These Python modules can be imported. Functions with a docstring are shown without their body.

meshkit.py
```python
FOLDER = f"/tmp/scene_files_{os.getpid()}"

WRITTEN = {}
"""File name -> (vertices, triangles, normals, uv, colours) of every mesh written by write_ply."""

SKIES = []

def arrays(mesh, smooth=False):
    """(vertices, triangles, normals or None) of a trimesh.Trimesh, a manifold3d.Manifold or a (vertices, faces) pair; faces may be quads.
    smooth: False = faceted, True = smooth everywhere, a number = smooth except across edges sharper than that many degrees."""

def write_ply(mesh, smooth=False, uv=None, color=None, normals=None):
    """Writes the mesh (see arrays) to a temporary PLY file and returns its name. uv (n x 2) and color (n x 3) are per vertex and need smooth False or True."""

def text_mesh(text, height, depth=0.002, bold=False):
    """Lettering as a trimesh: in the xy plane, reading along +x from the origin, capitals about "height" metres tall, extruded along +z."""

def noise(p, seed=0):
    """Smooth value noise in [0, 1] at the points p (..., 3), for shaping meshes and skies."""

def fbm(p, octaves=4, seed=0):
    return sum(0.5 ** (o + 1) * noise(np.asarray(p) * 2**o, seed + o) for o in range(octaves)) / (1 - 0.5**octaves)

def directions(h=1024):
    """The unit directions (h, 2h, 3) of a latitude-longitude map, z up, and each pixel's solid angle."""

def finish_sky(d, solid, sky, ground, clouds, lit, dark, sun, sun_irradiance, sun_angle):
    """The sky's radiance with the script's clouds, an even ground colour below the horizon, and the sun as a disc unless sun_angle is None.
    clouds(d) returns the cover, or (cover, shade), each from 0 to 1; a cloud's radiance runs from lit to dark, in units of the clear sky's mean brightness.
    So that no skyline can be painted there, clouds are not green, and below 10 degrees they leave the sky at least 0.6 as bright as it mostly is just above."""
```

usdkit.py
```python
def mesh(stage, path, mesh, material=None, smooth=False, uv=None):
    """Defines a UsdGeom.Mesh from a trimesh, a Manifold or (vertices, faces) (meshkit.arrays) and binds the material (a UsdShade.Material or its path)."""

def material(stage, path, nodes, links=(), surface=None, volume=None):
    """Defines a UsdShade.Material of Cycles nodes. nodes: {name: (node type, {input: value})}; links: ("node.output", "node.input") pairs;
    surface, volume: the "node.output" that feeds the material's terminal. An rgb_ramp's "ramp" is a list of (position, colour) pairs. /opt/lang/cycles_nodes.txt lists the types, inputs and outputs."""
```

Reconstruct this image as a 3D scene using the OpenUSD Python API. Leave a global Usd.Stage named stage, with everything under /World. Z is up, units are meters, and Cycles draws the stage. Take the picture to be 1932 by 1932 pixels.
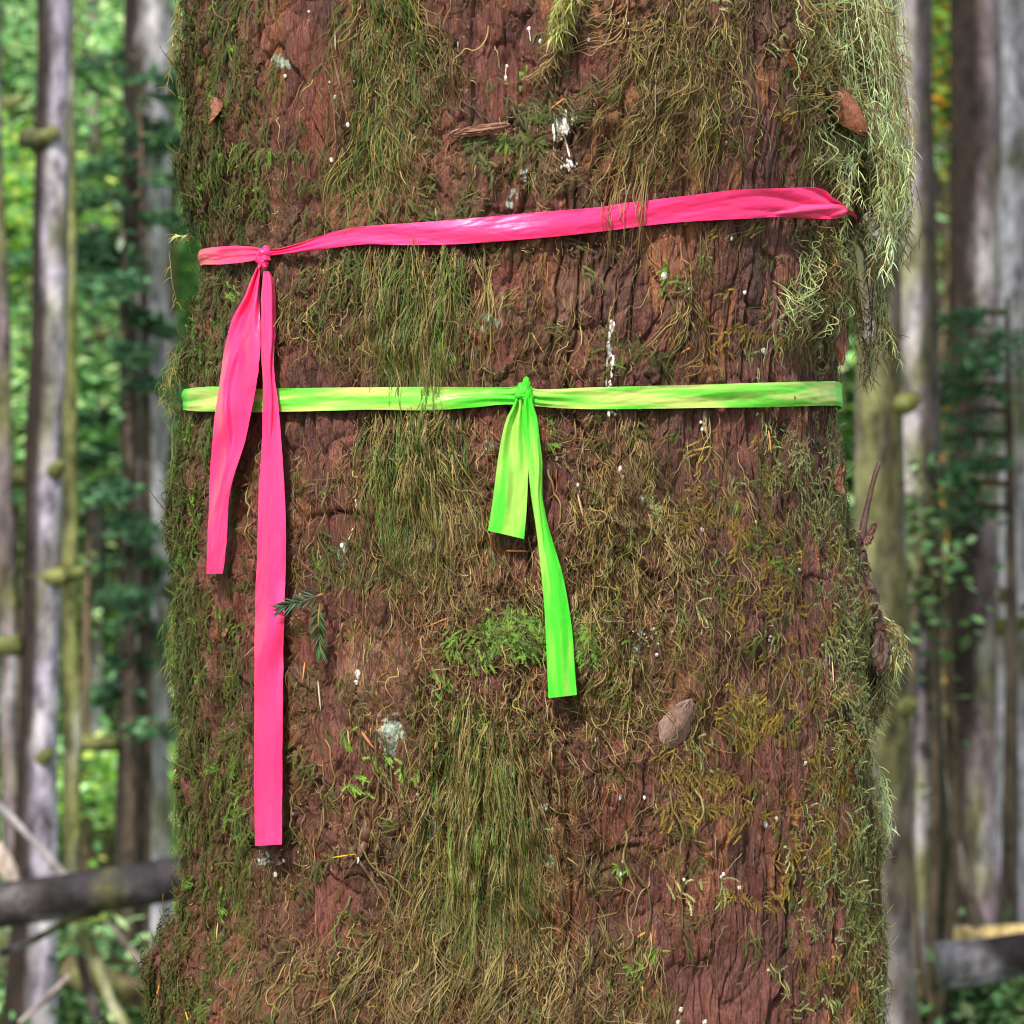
import math, random
import numpy as np, trimesh, usdkit, meshkit
from scipy.spatial import cKDTree
from scipy.spatial.transform import Rotation
from scipy.ndimage import map_coordinates
from scipy.interpolate import PchipInterpolator
from shapely.geometry import Polygon
import shapely
from pxr import Usd, UsdGeom, UsdLux, UsdShade, Gf, Sdf, Vt

random.seed(7)
rng = np.random.default_rng(11)
stage = Usd.Stage.CreateInMemory()
UsdGeom.SetStageUpAxis(stage, 'Z')
UsdGeom.SetStageMetersPerUnit(stage, 1.0)
UsdGeom.Xform.Define(stage, '/World')

# ------------------------------------------------------------------ camera, sky, sun, exposure
DIST, EYE, TAN = 3.6, 1.40, 0.1817          # camera to trunk axis, eye height, tangent of half the angle
cam = UsdGeom.Camera.Define(stage, '/World/camera')
cam.CreateHorizontalApertureAttr(36.0)
cam.CreateFocalLengthAttr(18.0 / TAN)
cam.CreateFStopAttr(6.5)
cam.CreateFocusDistanceAttr(DIST - 0.25)
cam.CreateExposureAttr(1.06)
UsdGeom.Xformable(cam).AddTransformOp().Set(Gf.Matrix4d(1, 0, 0, 0, 0, 0, 1, 0, 0, -1, 0, 0, 0, -DIST, EYE, 1))
CAM = np.array([0, -DIST, EYE])

SUN_AZ, SUN_EL = math.radians(200), math.radians(48)     # azimuth from +y clockwise: behind the camera, to its left
sun_to = np.array([math.sin(SUN_AZ) * math.cos(SUN_EL), math.cos(SUN_AZ) * math.cos(SUN_EL), math.sin(SUN_EL)])
sky = UsdLux.DomeLight.Define(stage, '/World/sky')
sky_mat = usdkit.material(stage, '/World/Looks/sky_light', {
    's': ('sky_texture', {'sky_type': 'single_scattering', 'sun_disc': False, 'sun_elevation': SUN_EL, 'sun_rotation': math.atan2(sun_to[0], sun_to[1]), 'aerosol_density': 2.0}),
    'h': ('hsv', {'saturation': 0.45}),
    'b': ('background_shader', {'strength': 0.092})}, [('s.color', 'h.color'), ('h.color', 'b.color')], surface='b.background')
UsdShade.MaterialBindingAPI.Apply(sky.GetPrim()).Bind(sky_mat)
sky.GetPrim().SetCustomDataByKey('kind', 'structure')
sun = UsdLux.DistantLight.Define(stage, '/World/sun')
sun.CreateNormalizeAttr(True); sun.CreateIntensityAttr(0.74); sun.CreateAngleAttr(5.0); sun.CreateColorAttr(Gf.Vec3f(1.0, 0.93, 0.82))
zx = np.cross([0, 0, 1.0], sun_to); zx /= np.linalg.norm(zx); zy = np.cross(sun_to, zx)
UsdGeom.Xformable(sun).AddTransformOp().Set(Gf.Matrix4d(*zx, 0, *zy, 0, *sun_to, 0, 0, 0, 0, 1))

# ------------------------------------------------------------------ scene helpers
used = {}
def numbered(parent, name):
    k = (str(parent), name)
    used[k] = used.get(k, -1) + 1
    return name if used[k] == 0 else f'{name}_{used[k]:03d}'
def tag(p, label=None, cat=None, group=None, kind=None):
    p = p.GetPrim() if hasattr(p, 'GetPrim') else p
    for k, v in (('label', label), ('category', cat), ('group', group), ('kind', kind)):
        if v: p.SetCustomDataByKey(k, v)
    return p
def path_of(parent):
    return '/World' if parent is None else str(parent.GetPath())
def thing(name, label, cat, loc=(0, 0, 0), rotz=0, scale=None, group=None):
    x = UsdGeom.Xform.Define(stage, '/World/' + numbered('/World', name))
    x.AddTranslateOp().Set(Gf.Vec3d(*map(float, loc)))
    if rotz: x.AddRotateZOp().Set(math.degrees(rotz))
    if scale is not None: x.AddScaleOp().Set(Gf.Vec3f(*((scale,) * 3 if np.ndim(scale) == 0 else scale)))
    return tag(x, label, cat, group)
def tint(prim, c, interp='vertex'):
    UsdGeom.PrimvarsAPI(prim).CreatePrimvar('tint', Sdf.ValueTypeNames.Color3fArray, interp).Set(Vt.Vec3fArray.FromNumpy(np.asarray(c, np.float32)))
def obj(name, mesh, mat, parent=None, smooth=False, colors=None, origin=None, label=None):
    v, f, _ = meshkit.arrays(mesh)
    if origin is not None: v = v - np.asarray(origin)
    p = path_of(parent)
    g = usdkit.mesh(stage, p + '/' + numbered(p, name), (v, f), mat, smooth=smooth)
    if colors is not None: tint(g, colors)
    if label: tag(g, label)
    return g.GetPrim()
def curves(name, lines, widths, cols, mat, parent=None, origin=None):
    p = path_of(parent)
    c = UsdGeom.BasisCurves.Define(stage, p + '/' + numbered(p, name)); c.CreateTypeAttr('linear')
    pts = np.concatenate(lines)
    if origin is not None: pts = pts - np.asarray(origin)
    c.CreateCurveVertexCountsAttr(Vt.IntArray([len(l) for l in lines]))
    c.CreatePointsAttr(Vt.Vec3fArray.FromNumpy(pts.astype(np.float32)))
    w = np.concatenate([wi * np.r_[1.0, np.linspace(1, .35, len(l) - 1)] for wi, l in zip(widths, lines)])
    c.CreateWidthsAttr(Vt.FloatArray.FromNumpy(w.astype(np.float32))); c.SetWidthsInterpolation('vertex')
    tint(c, np.repeat(np.asarray(cols), [len(l) for l in lines], axis=0))
    UsdShade.MaterialBindingAPI.Apply(c.GetPrim()).Bind(mat)
    return c.GetPrim()
def concat(parts):
    return trimesh.util.concatenate([trimesh.Trimesh(*(p if isinstance(p, tuple) else (p.vertices, p.faces)), process=False) for p in parts])
def tube(points, radii, sides=6, caps=True):
    p = np.asarray(points, float); r = np.broadcast_to(np.asarray(radii, float), (len(p),))
    t = np.gradient(p, axis=0); t /= np.linalg.norm(t, axis=1, keepdims=True) + 1e-12
    ref = np.array([0, 1.0, 0.02]) if abs(t[:, 1]).mean() < .85 else np.array([1.0, 0, 0])
    a = np.cross(t, ref); a /= np.linalg.norm(a, axis=1, keepdims=True) + 1e-12
    b = np.cross(t, a); ang = np.arange(sides) * 2 * np.pi / sides
    v = (p[:, None] + r[:, None, None] * (np.cos(ang)[None, :, None] * a[:, None] + np.sin(ang)[None, :, None] * b[:, None])).reshape(-1, 3)
    i, j = np.meshgrid(np.arange(len(p) - 1), np.arange(sides), indexing='ij'); i, j = i.ravel(), j.ravel()
    q = np.stack([i * sides + j, i * sides + (j + 1) % sides, (i + 1) * sides + (j + 1) % sides, (i + 1) * sides + j], 1)
    f = [q[:, [0, 1, 2]], q[:, [0, 2, 3]]]
    if caps:
        n = len(v); v = np.vstack([v, p[0], p[-1]]); k = np.arange(sides); e = (len(p) - 1) * sides
        f += [np.stack([np.full(sides, n), (k + 1) % sides, k], 1), np.stack([np.full(sides, n + 1), e + k, e + (k + 1) % sides], 1)]
    return trimesh.Trimesh(v, np.vstack(f), process=False)
def srgb(r, g, b, k=1.0):
    c = np.array([r, g, b]) / 255.0
    return np.where(c < .04045, c / 12.92, ((c + .055) / 1.055) ** 2.4) * k
nz3 = meshkit.noise
def noise2(a, b, seed=0):
    """smooth value noise in the plane"""
    a, b = np.broadcast_arrays(np.asarray(a, float), np.asarray(b, float))
    ia, ib = np.floor(a).astype(np.int64), np.floor(b).astype(np.int64); ta, tb = a - ia, b - ib
    ta = ta * ta * (3 - 2 * ta); tb = tb * tb * (3 - 2 * tb)
    def corner(i, j):
        h = ((ia + i) * 374761393 + (ib + j) * 668265263 + seed * 144665) & 0xFFFFFFFF
        h = ((h ^ (h >> 13)) * 1274126177) & 0xFFFFFFFF
        return ((h ^ (h >> 16)) & 0xFFFFFF) / 16777215.0
    return (corner(0, 0) * (1 - ta) + corner(1, 0) * ta) * (1 - tb) + (corner(0, 1) * (1 - ta) + corner(1, 1) * ta) * tb
def fbm2(a, b, seed=0, octaves=4):
    a, b = np.asarray(a, float), np.asarray(b, float)
    return sum(.5 ** (o + 1) * noise2(a * 2 ** o, b * 2 ** o, seed + o) for o in range(octaves)) / (1 - .5 ** octaves)
def smooth01(x): x = np.clip(x, 0, 1); return x * x * (3 - 2 * x)

# ------------------------------------------------------------------ materials
def mat_tint(name, rough=.6, spec=.4, fine=None, lo=.75, hi=1.2, translucent=0.0, bump=None, random_hue=0.0):
    n = {'a': ('attribute', {'attribute': 'tint'}), 'p': ('principled_bsdf', {'roughness': rough, 'specular_ior_level': spec})}
    links, col = [], 'a.color'
    if fine:
        n |= {'g': ('geometry', {}), 'm': ('mapping', {'scale': fine}), 'n': ('noise_texture', {'scale': 1.0, 'detail': 3.0, 'roughness': .6}),
              'r': ('map_range', {'from_min': .3, 'from_max': .7, 'to_min': lo, 'to_max': hi}), 'x': ('vector_math', {'math_type': 'scale'})}
        links += [('g.position', 'm.vector'), ('m.vector', 'n.vector'), ('n.fac', 'r.value'), (col, 'x.vector1'), ('r.result', 'x.scale')]
        col = 'x.vector'
        if bump:
            n['b'] = ('bump', {'strength': bump[0], 'distance': bump[1]}); links += [('n.fac', 'b.height'), ('b.normal', 'p.normal')]
    if random_hue:
        n |= {'o': ('object_info', {}), 'q': ('map_range', {'from_min': 0.0, 'from_max': 1.0, 'to_min': 1 - random_hue, 'to_max': 1 + random_hue}), 'y': ('vector_math', {'math_type': 'scale'})}
        links += [('o.random', 'q.value'), (col, 'y.vector1'), ('q.result', 'y.scale')]
        col = 'y.vector'
    links.append((col, 'p.base_color'))
    out = 'p.BSDF'
    if translucent:
        n |= {'t': ('translucent_bsdf', {}), 'k': ('mix_closure', {'fac': translucent})}
        links += [(col, 't.color'), ('p.BSDF', 'k.closure1'), ('t.BSDF', 'k.closure2')]
        out = 'k.closure'
    return usdkit.material(stage, '/World/Looks/' + name, n, links, surface=out)
M_bark = usdkit.material(stage, '/World/Looks/bark', {
    'a': ('attribute', {'attribute': 'tint'}), 'g': ('geometry', {}), 'p': ('principled_bsdf', {'specular_ior_level': .5}),
    'm1': ('mapping', {'scale': (330, 330, 42)}), 'n1': ('noise_texture', {'scale': 1.0, 'detail': 4.0, 'roughness': .65, 'distortion': .6}),
    'm2': ('mapping', {'scale': (900, 900, 700)}), 'n2': ('noise_texture', {'scale': 1.0, 'detail': 2.0, 'roughness': .6}),
    'r1': ('map_range', {'from_min': .28, 'from_max': .72, 'to_min': .42, 'to_max': 1.5}), 'r2': ('map_range', {'from_min': .3, 'from_max': .7, 'to_min': .6, 'to_max': 1.4}),
    'x': ('math', {'math_type': 'multiply'}), 's': ('vector_math', {'math_type': 'scale'}),
    'm0': ('mapping', {'scale': (115, 115, 13)}), 'n0': ('noise_texture', {'scale': 1.0, 'detail': 5.0, 'roughness': .7, 'distortion': 1.0}), 'b0': ('bump', {'strength': .8, 'distance': .010}),
    'b1': ('bump', {'strength': 1.0, 'distance': .006}), 'b2': ('bump', {'strength': .6, 'distance': .0012}),
    'q': ('map_range', {'from_min': .3, 'from_max': .7, 'to_min': .34, 'to_max': .62})},
    [('g.position', 'm1.vector'), ('m1.vector', 'n1.vector'), ('g.position', 'm2.vector'), ('m2.vector', 'n2.vector'), ('n1.fac', 'r1.value'), ('n2.fac', 'r2.value'), ('r1.result', 'x.value1'), ('r2.result', 'x.value2'),
     ('a.color', 's.vector1'), ('x.value', 's.scale'), ('s.vector', 'p.base_color'), ('n1.fac', 'b1.height'), ('n2.fac', 'b2.height'), ('g.position', 'm0.vector'), ('m0.vector', 'n0.vector'), ('n0.fac', 'b0.height'), ('b0.normal', 'b1.normal'), ('b1.normal', 'b2.normal'), ('b2.normal', 'p.normal'), ('n1.fac', 'q.value'), ('q.result', 'p.roughness')], surface='p.BSDF')
M_moss = mat_tint('moss', .55, .3, random_hue=.22)
M_strand = mat_tint('strand', .55, .35)
M_flake = mat_tint('flake', .55, .4, fine=(500, 500, 160), lo=.6, hi=1.35, bump=(.6, .002))
M_small = mat_tint('small', .45, .5)
M_trunk = mat_tint('far_bark', .75, .3, fine=(24, 24, 11), lo=.3, hi=1.65, bump=(.8, .02))
M_leaf = mat_tint('leaf', .35, .5, translucent=.45)
M_ground = mat_tint('ground', .9, .2, fine=(9, 9, 9), lo=.5, hi=1.4, bump=(.6, .05))
def plastic(name, col, tip, rough=.38):
    """Thin fluorescent vinyl: coloured film, a little light through it, glossy highlights painted as streaks into its tint."""
    return usdkit.material(stage, '/World/Looks/' + name, {
        'a': ('attribute', {'attribute': 'tint'}),
        'g': ('geometry', {}), 'm': ('mapping', {'scale': (260, 260, 260)}), 'n': ('noise_texture', {'scale': 1.0, 'detail': 2.0}),
        'b': ('bump', {'strength': .12, 'distance': .002}),
        'p': ('principled_bsdf', {'roughness': rough, 'specular_ior_level': .42, 'specular_tint': tip, 'coat_weight': .15, 'coat_roughness': .25}),
        't': ('translucent_bsdf', {'color': col}), 'k': ('mix_closure', {'fac': .12})},
        [('a.color', 'p.base_color'), ('g.position', 'm.vector'), ('m.vector', 'n.vector'), ('n.fac', 'b.height'), ('b.normal', 'p.normal'), ('p.BSDF', 'k.closure1'), ('t.BSDF', 'k.closure2')], surface='k.closure')
PINK, GREEN = np.array([1.0, .042, .20]), np.array([.06, .72, .035])
M_pink = plastic('pink_vinyl', PINK, (1.0, .6, .9))
M_green = plastic('green_vinyl', GREEN, (1.0, .85, .4))

# ------------------------------------------------------------------ the trunk: profile measured at the silhouette, in 1932ths of the picture
ROWS = np.array([[-2600, 430, 1540], [-200, 368, 1588], [0, 374, 1592], [170, 374, 1602], [300, 374, 1606], [400, 376, 1598], [480, 380, 1592], [600, 370, 1588], [750, 354, 1577], [900, 352, 1588],
                 [1050, 354, 1602], [1200, 358, 1620], [1400, 364, 1634], [1600, 370, 1640], [1700, 360, 1646], [1800, 322, 1650], [1880, 302, 1656], [1932, 296, 1662], [2150, 250, 1720], [2700, 60, 1900], [3100, -160, 2120]], float)
def n_of(x): return (np.asarray(x, float) - 966) / 966 * TAN
ROW_Z = EYE - n_of(ROWS[:, 0]) * DIST
aL, aR = np.arctan(n_of(ROWS[:, 1])), np.arctan(n_of(ROWS[:, 2]))
CX = DIST * np.tan((aL + aR) / 2); RR = DIST / np.cos((aL + aR) / 2) * np.sin((aR - aL) / 2)
o_ = np.argsort(ROW_Z)
f_cx, f_r = PchipInterpolator(ROW_Z[o_], CX[o_]), PchipInterpolator(ROW_Z[o_], RR[o_])
Z_TOP = ROW_Z.max()
def cx_of(z): return f_cx(np.clip(z, -.2, Z_TOP))
def r_of(z): return f_r(np.clip(z, -.2, Z_TOP)) * np.where(z > Z_TOP, np.clip(1 - (z - Z_TOP) * .02, .1, 1), 1)
def surf(th, z, off=0.0):
    r = r_of(z) + off
    return np.stack([cx_of(z) + r * np.sin(th), -r * np.cos(th), z + 0 * th], -1)
def pix_surf(u, v, off=0.0):
    """(theta, z) where the ray through the picture point meets the smooth trunk grown by off; points past the edge go to the edge."""
    nx, ny = n_of(u), -n_of(v)
    z = EYE + ny * (DIST - .3)
    for _ in range(7):
        c, r = cx_of(z), r_of(z) + off
        A, B, C = nx ** 2 + 1, -(nx * c + DIST), c ** 2 + DIST ** 2 - r ** 2
        t = (-B - np.sqrt(np.maximum(B * B - A * C, 0))) / A
        z = EYE + ny * t
    return np.arctan2(nx * t - c, -(t - DIST)), z
def to_pix(p):
    d = p[..., 1] + DIST
    return 966 + p[..., 0] / d / TAN * 966, 966 - (p[..., 2] - EYE) / d / TAN * 966
def pix_at(u, v, y):
    """the point at depth y (metres behind the trunk's axis) seen at the picture point"""
    u, v, y = np.broadcast_arrays(np.asarray(u, float), np.asarray(v, float), np.asarray(y, float))
    return np.stack([n_of(u) * (y + DIST), y, EYE - n_of(v) * (y + DIST)], -1)

# where bark lies bare and which moss grows where, as soft spots (x, y, rx, ry, weight) on the side that faces us
BARE = [(730, 1265, 70, 55, .8), (590, 200, 80, 170, 1.3), (560, 30, 55, 70, 1.1), (960, 60, 85, 75, 1.2), (930, 210, 100, 45, 1.3), (1130, 110, 70, 80, .8), (1345, 250, 100, 110, .8), (1400, 520, 100, 90, 1.2), (1230, 565, 60, 100, 1.1),
        (1440, 655, 90, 60, 1.0), (1330, 870, 120, 90, .8), (640, 940, 60, 170, 1.2), (625, 1180, 55, 80, 1.1), (560, 700, 28, 90, .9), (1450, 1130, 80, 130, .6), (1470, 1480, 170, 90, .9), (1400, 1790, 160, 150, 1.3),
        (1080, 560, 120, 50, .9), (1060, 930, 45, 75, .9), (900, 800, 40, 40, .9), (940, 640, 90, 40, .8), (700, 1450, 60, 60, .5), (610, 1400, 55, 80, .7), (630, 1730, 60, 60, .9), (1130, 1560, 50, 80, 1.0), (760, 130, 40, 80, .5),
        (440, 1180, 30, 160, .45), (1540, 880, 60, 80, .6), (990, 380, 90, 30, .8), (700, 360, 40, 50, .6), (1100, 1720, 60, 40, .6), (520, 960, 20, 200, .6), (1560, 1060, 40, 120, .5), (880, 1260, 60, 40, .3), (1250, 470, 70, 40, .7)]
GREENS = [(400, 120, 60, 160, 1.2), (420, 350, 80, 110, 1.1), (380, 600, 60, 110, 1.2), (370, 900, 45, 200, 1.2), (420, 1300, 60, 260, 1.0), (370, 1650, 60, 160, 1.2), (350, 1830, 90, 90, 1.5), (720, 60, 50, 80, .5), (690, 100, 30, 60, .6),
          (1000, 200, 60, 25, .7), (950, 290, 90, 40, .7), (690, 520, 80, 90, .5), (1030, 130, 60, 25, .5), (800, 400, 60, 40, .6), (985, 1195, 80, 30, 3.0), (1090, 1200, 22, 30, 1.2), (650, 1400, 60, 30, .6), (620, 1060, 60, 30, .4), (590, 300, 60, 25, .3), (480, 1480, 60, 120, .6), (1250, 260, 40, 60, .3)]
OLIVE = [(790, 700, 110, 220, 1.4), (740, 130, 100, 200, 1.0), (780, 340, 90, 80, .7), (1270, 170, 90, 190, 1.3), (900, 1560, 120, 230, 1.5), (990, 1330, 110, 90, .8), (820, 1080, 130, 130, .8), (1140, 1160, 120, 160, .55), (1220, 400, 50, 60, .8),
         (1310, 660, 40, 130, 1.1), (600, 600, 120, 100, .8), (620, 1830, 170, 100, 1.0), (1000, 1850, 230, 90, .6), (1180, 1400, 80, 120, .5), (1230, 1850, 80, 80, .5), (1120, 820, 90, 60, .6), (1540, 60, 60, 80, .6), (1230, 1600, 60, 140, .35)]
GOLDS = [(1450, 1060, 90, 60, .9), (1340, 960, 60, 50, .7), (1420, 1330, 70, 60, .9), (1560, 1440, 40, 130, 1.3), (1510, 1150, 70, 90, .9), (1330, 1500, 60, 40, .6), (1600, 1780, 50, 160, 1.2), (1490, 1600, 60, 60, .7), (1400, 640, 60, 20, .7), (1420, 1380, 50, 50, .6), (1390, 450, 40, 30, .5), (1300, 1430, 50, 30, .5)]
PALES = [(1630, 150, 70, 260, 1.6), (1560, 260, 60, 120, .8), (1520, 560, 40, 60, 1.1), (1500, 840, 70, 60, 1.1), (1570, 900, 30, 120, 1.2), (1610, 1130, 40, 100, .9), (1630, 1500, 30, 200, 1.3), (1650, 1750, 40, 160, 1.2), (1370, 400, 30, 40, .5), (1600, 1300, 60, 90, .8), (1310, 620, 30, 60, .4), (1550, 1650, 50, 90, .6), (1690, 300, 40, 100, 1.0)]
def field(u, v, spots):
    out = np.zeros(np.shape(u))
    for x, y, a, b, w in spots:
        out += w * np.exp(-(((u - x) / a) ** 2 + ((v - y) / b) ** 2))
    return out
def bare_of(u, v):
    n = fbm2(u / 70, v / 90, 5, 4) - .5
    return smooth01((field(u, v, BARE) + n * 1.3 + .22 * smooth01((u - 1150) / 250) - .08) / .33)

# bark relief on a fine grid over the side that can be seen
TH0, TH1, NT = -1.62, 1.62, 900
Z0, Z1, NZ = EYE - .74, EYE + .74, 860
def worley(x, y, seed, jitter=.9):
    r = np.random.default_rng(seed)
    i0, i1, j0, j1 = int(x.min()) - 2, int(x.max()) + 2, int(y.min()) - 2, int(y.max()) + 2
    gi, gj = np.meshgrid(np.arange(i0, i1), np.arange(j0, j1), indexing='ij')
    pts = np.stack([gi.ravel(), gj.ravel()], 1) + .5 + (r.random((gi.size, 2)) - .5) * jitter + np.stack([np.zeros(gi.size), .5 * (gi.ravel() % 2)], 1)
    d, k = cKDTree(pts).query(np.stack([x.ravel(), y.ravel()], 1), k=2)
    rel = np.stack([x.ravel(), y.ravel()], 1) - pts[k[:, 0]]
    return d[:, 0].reshape(x.shape), (d[:, 1] - d[:, 0]).reshape(x.shape), k[:, 0].reshape(x.shape), rel.reshape(x.shape + (2,)), len(pts), r
th_g, z_g = np.meshgrid(np.linspace(TH0, TH1, NT), np.linspace(Z0, Z1, NZ), indexing='xy')
def bark_relief(th, z):
    s = th * .42
    ws = s + .016 * (fbm2(s * 14, z * 7, 1) - .5) * 2 + .004 * (fbm2(s * 70, z * 30, 2, 3) - .5) * 2
    wz = z + .03 * (fbm2(s * 12, z * 7, 3) - .5) * 2
    _, e1, k1, rel1, n1, r1 = worley(ws / .055, wz / .105, 21)
    _, e2, k2, rel2, n2, r2 = worley(ws / .019, wz / .045, 22)
    tone1, tone2 = r1.random(n1), r2.random(n2)
    tilt1 = (r1.random((n1, 2)) - .5)
    u, v = to_pix(surf(th, z))
    bare = bare_of(u, v)
    h = .020 * (fbm2(s * 5, z * 3.2, 4) - .5) * 2
    blk = 1 - .6 * smooth01((u - 1150) / 250)
    h += .0045 * blk * (tone1[k1] - .5) * 2 + .005 * (tilt1[k1] * rel1).sum(-1)
    h -= .0065 * blk * np.exp(-(e1 / .07) ** 2) * (.4 + .6 * smooth01(fbm2(s * 20, z * 20, 9) * 3 - 1))
    plates = np.maximum(smooth01(fbm2(s * 6 + 3, z * 5, 8) * 4 - 1.8) * (1 - .7 * smooth01((u - 1150) / 250)), smooth01(1.6 - np.hypot((u - 590) / 90, (v - 230) / 130)))
    h += (.0022 * (tone2[k2] - .5) * 2 - .0018 * np.exp(-(e2 / .09) ** 2)) * (1 - .7 * plates) * blk
    fw = s + .0035 * (noise2(s * 60, z * 35, 6) - .5) * 2 + .006 * (noise2(s * 18, z * 16, 61) - .5) * 2
    fib = 1 - np.abs(2 * noise2(fw * 190, z * 17, 7) - 1)
    fib2 = 1 - np.abs(2 * noise2(fw * 420, z * 38, 17) - 1)
    furrow = smooth01((1 - np.abs(2 * noise2(fw * 30 + .35 * noise2(s * 30, z * 20, 64), z * 3.0, 62) - 1) - .84) / .16)
    furrow2 = smooth01((1 - np.abs(2 * noise2(fw * 78, z * 8.5, 63) - 1) - .80) / .2)
    h -= (.010 * furrow + .0042 * furrow2) * (1 - .6 * plates)
    grow = .45 + .95 * smooth01(th / 1.0 + .3)
    h += (.0026 * fib * (1 - .65 * plates) + .0012 * fib2) * grow
    terr = fbm2(fw * 26, wz * 13, 31, 3) * 7
    h += .0016 * (np.floor(terr) + smooth01((terr % 1) * 5 - 2)) * (1 - .4 * plates) - .005
    mat = (1 - bare) * smooth01(fbm2(s * 40, z * 40, 12) * 3 - .7)
    clod = fbm2(ws * 46 + 9, wz * 34, 14, 3); h += (1 - bare) * (.0065 * (clod - .5) * 2 - .005 * smooth01(1 - np.abs(clod - .47) / .035))
    h = h + .004 * mat + .003 * mat * (fbm2(s * 160, z * 160, 13, 3) - .5)
    return h, dict(bare=bare, mat=mat, tone1=tone1[k1], tone2=tone2[k2], plates=plates, fib=fib, terr=terr, u=u, v=v, s=s)
H_g, info = bark_relief(th_g, z_g)
# hollows of the trunk: a dark cavity under the hanging moss at the right, a knot hole low on the left
for (x, y, ru, rv, up) in [(730, 1265, 75, 65, .012), (1110, 570, 75, 45, .006), (960, 590, 45, 40, .005)]:
    H_g += up * smooth01(1.5 - np.hypot((info['u'] - x) / ru, (info['v'] - y) / rv))
for (x, y, ru, rv, dep) in [(1590, 275, 22, 40, .035), (1570, 320, 14, 30, .02), (392, 1622, 8, 9, .012), (1560, 130, 14, 60, .02), (1000, 1500, 8, 70, .008)]:
    H_g -= dep * np.exp(-(((info['u'] - x) / ru) ** 2 + ((info['v'] - y) / rv) ** 2) ** 2)
# mounds of moss that swell the outline: the shaggy right edge, the bulge at the lower left
for (x, y, ru, rv, up) in [(1.42, 30, .22, 120, .020), (1.40, 220, .22, 150, .034), (1.40, 340, .2, 70, .026), (1.45, 1560, .2, 110, .014), (1.45, 1780, .25, 120, .012), (1.4, 1150, .2, 60, .012), (-1.4, 700, .2, 110, .012), (-1.45, 1820, .3, 70, .02), (-1.4, 300, .2, 80, .008), (-1.4, 960, .2, 70, .006)]:
    H_g += up * np.exp(-((th_g - x) / ru) ** 2 - ((info['v'] - y) / rv) ** 2) * (.8 + .4 * fbm2(info['s'] * 40, z_g * 40, 95))
edge_fade = smooth01((np.abs(th_g) - 1.5) / .12)
H_g = H_g * (1 - edge_fade)
def grid_at(H, th, z):
    th, z = np.broadcast_arrays(np.asarray(th, float), np.asarray(z, float)); shape = th.shape; th, z = np.atleast_1d(th), np.atleast_1d(z)
    return map_coordinates(H, [(z - Z0) / (Z1 - Z0) * (NZ - 1), (th - TH0) / (TH1 - TH0) * (NT - 1)], order=1, mode='nearest').reshape(shape)
def height(th, z): return grid_at(H_g, th, z)
from scipy.ndimage import uniform_filter, maximum_filter
H_soft = uniform_filter(maximum_filter(H_g, 14), 30)
def height_soft(th, z): return grid_at(H_soft, th, z)

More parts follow.
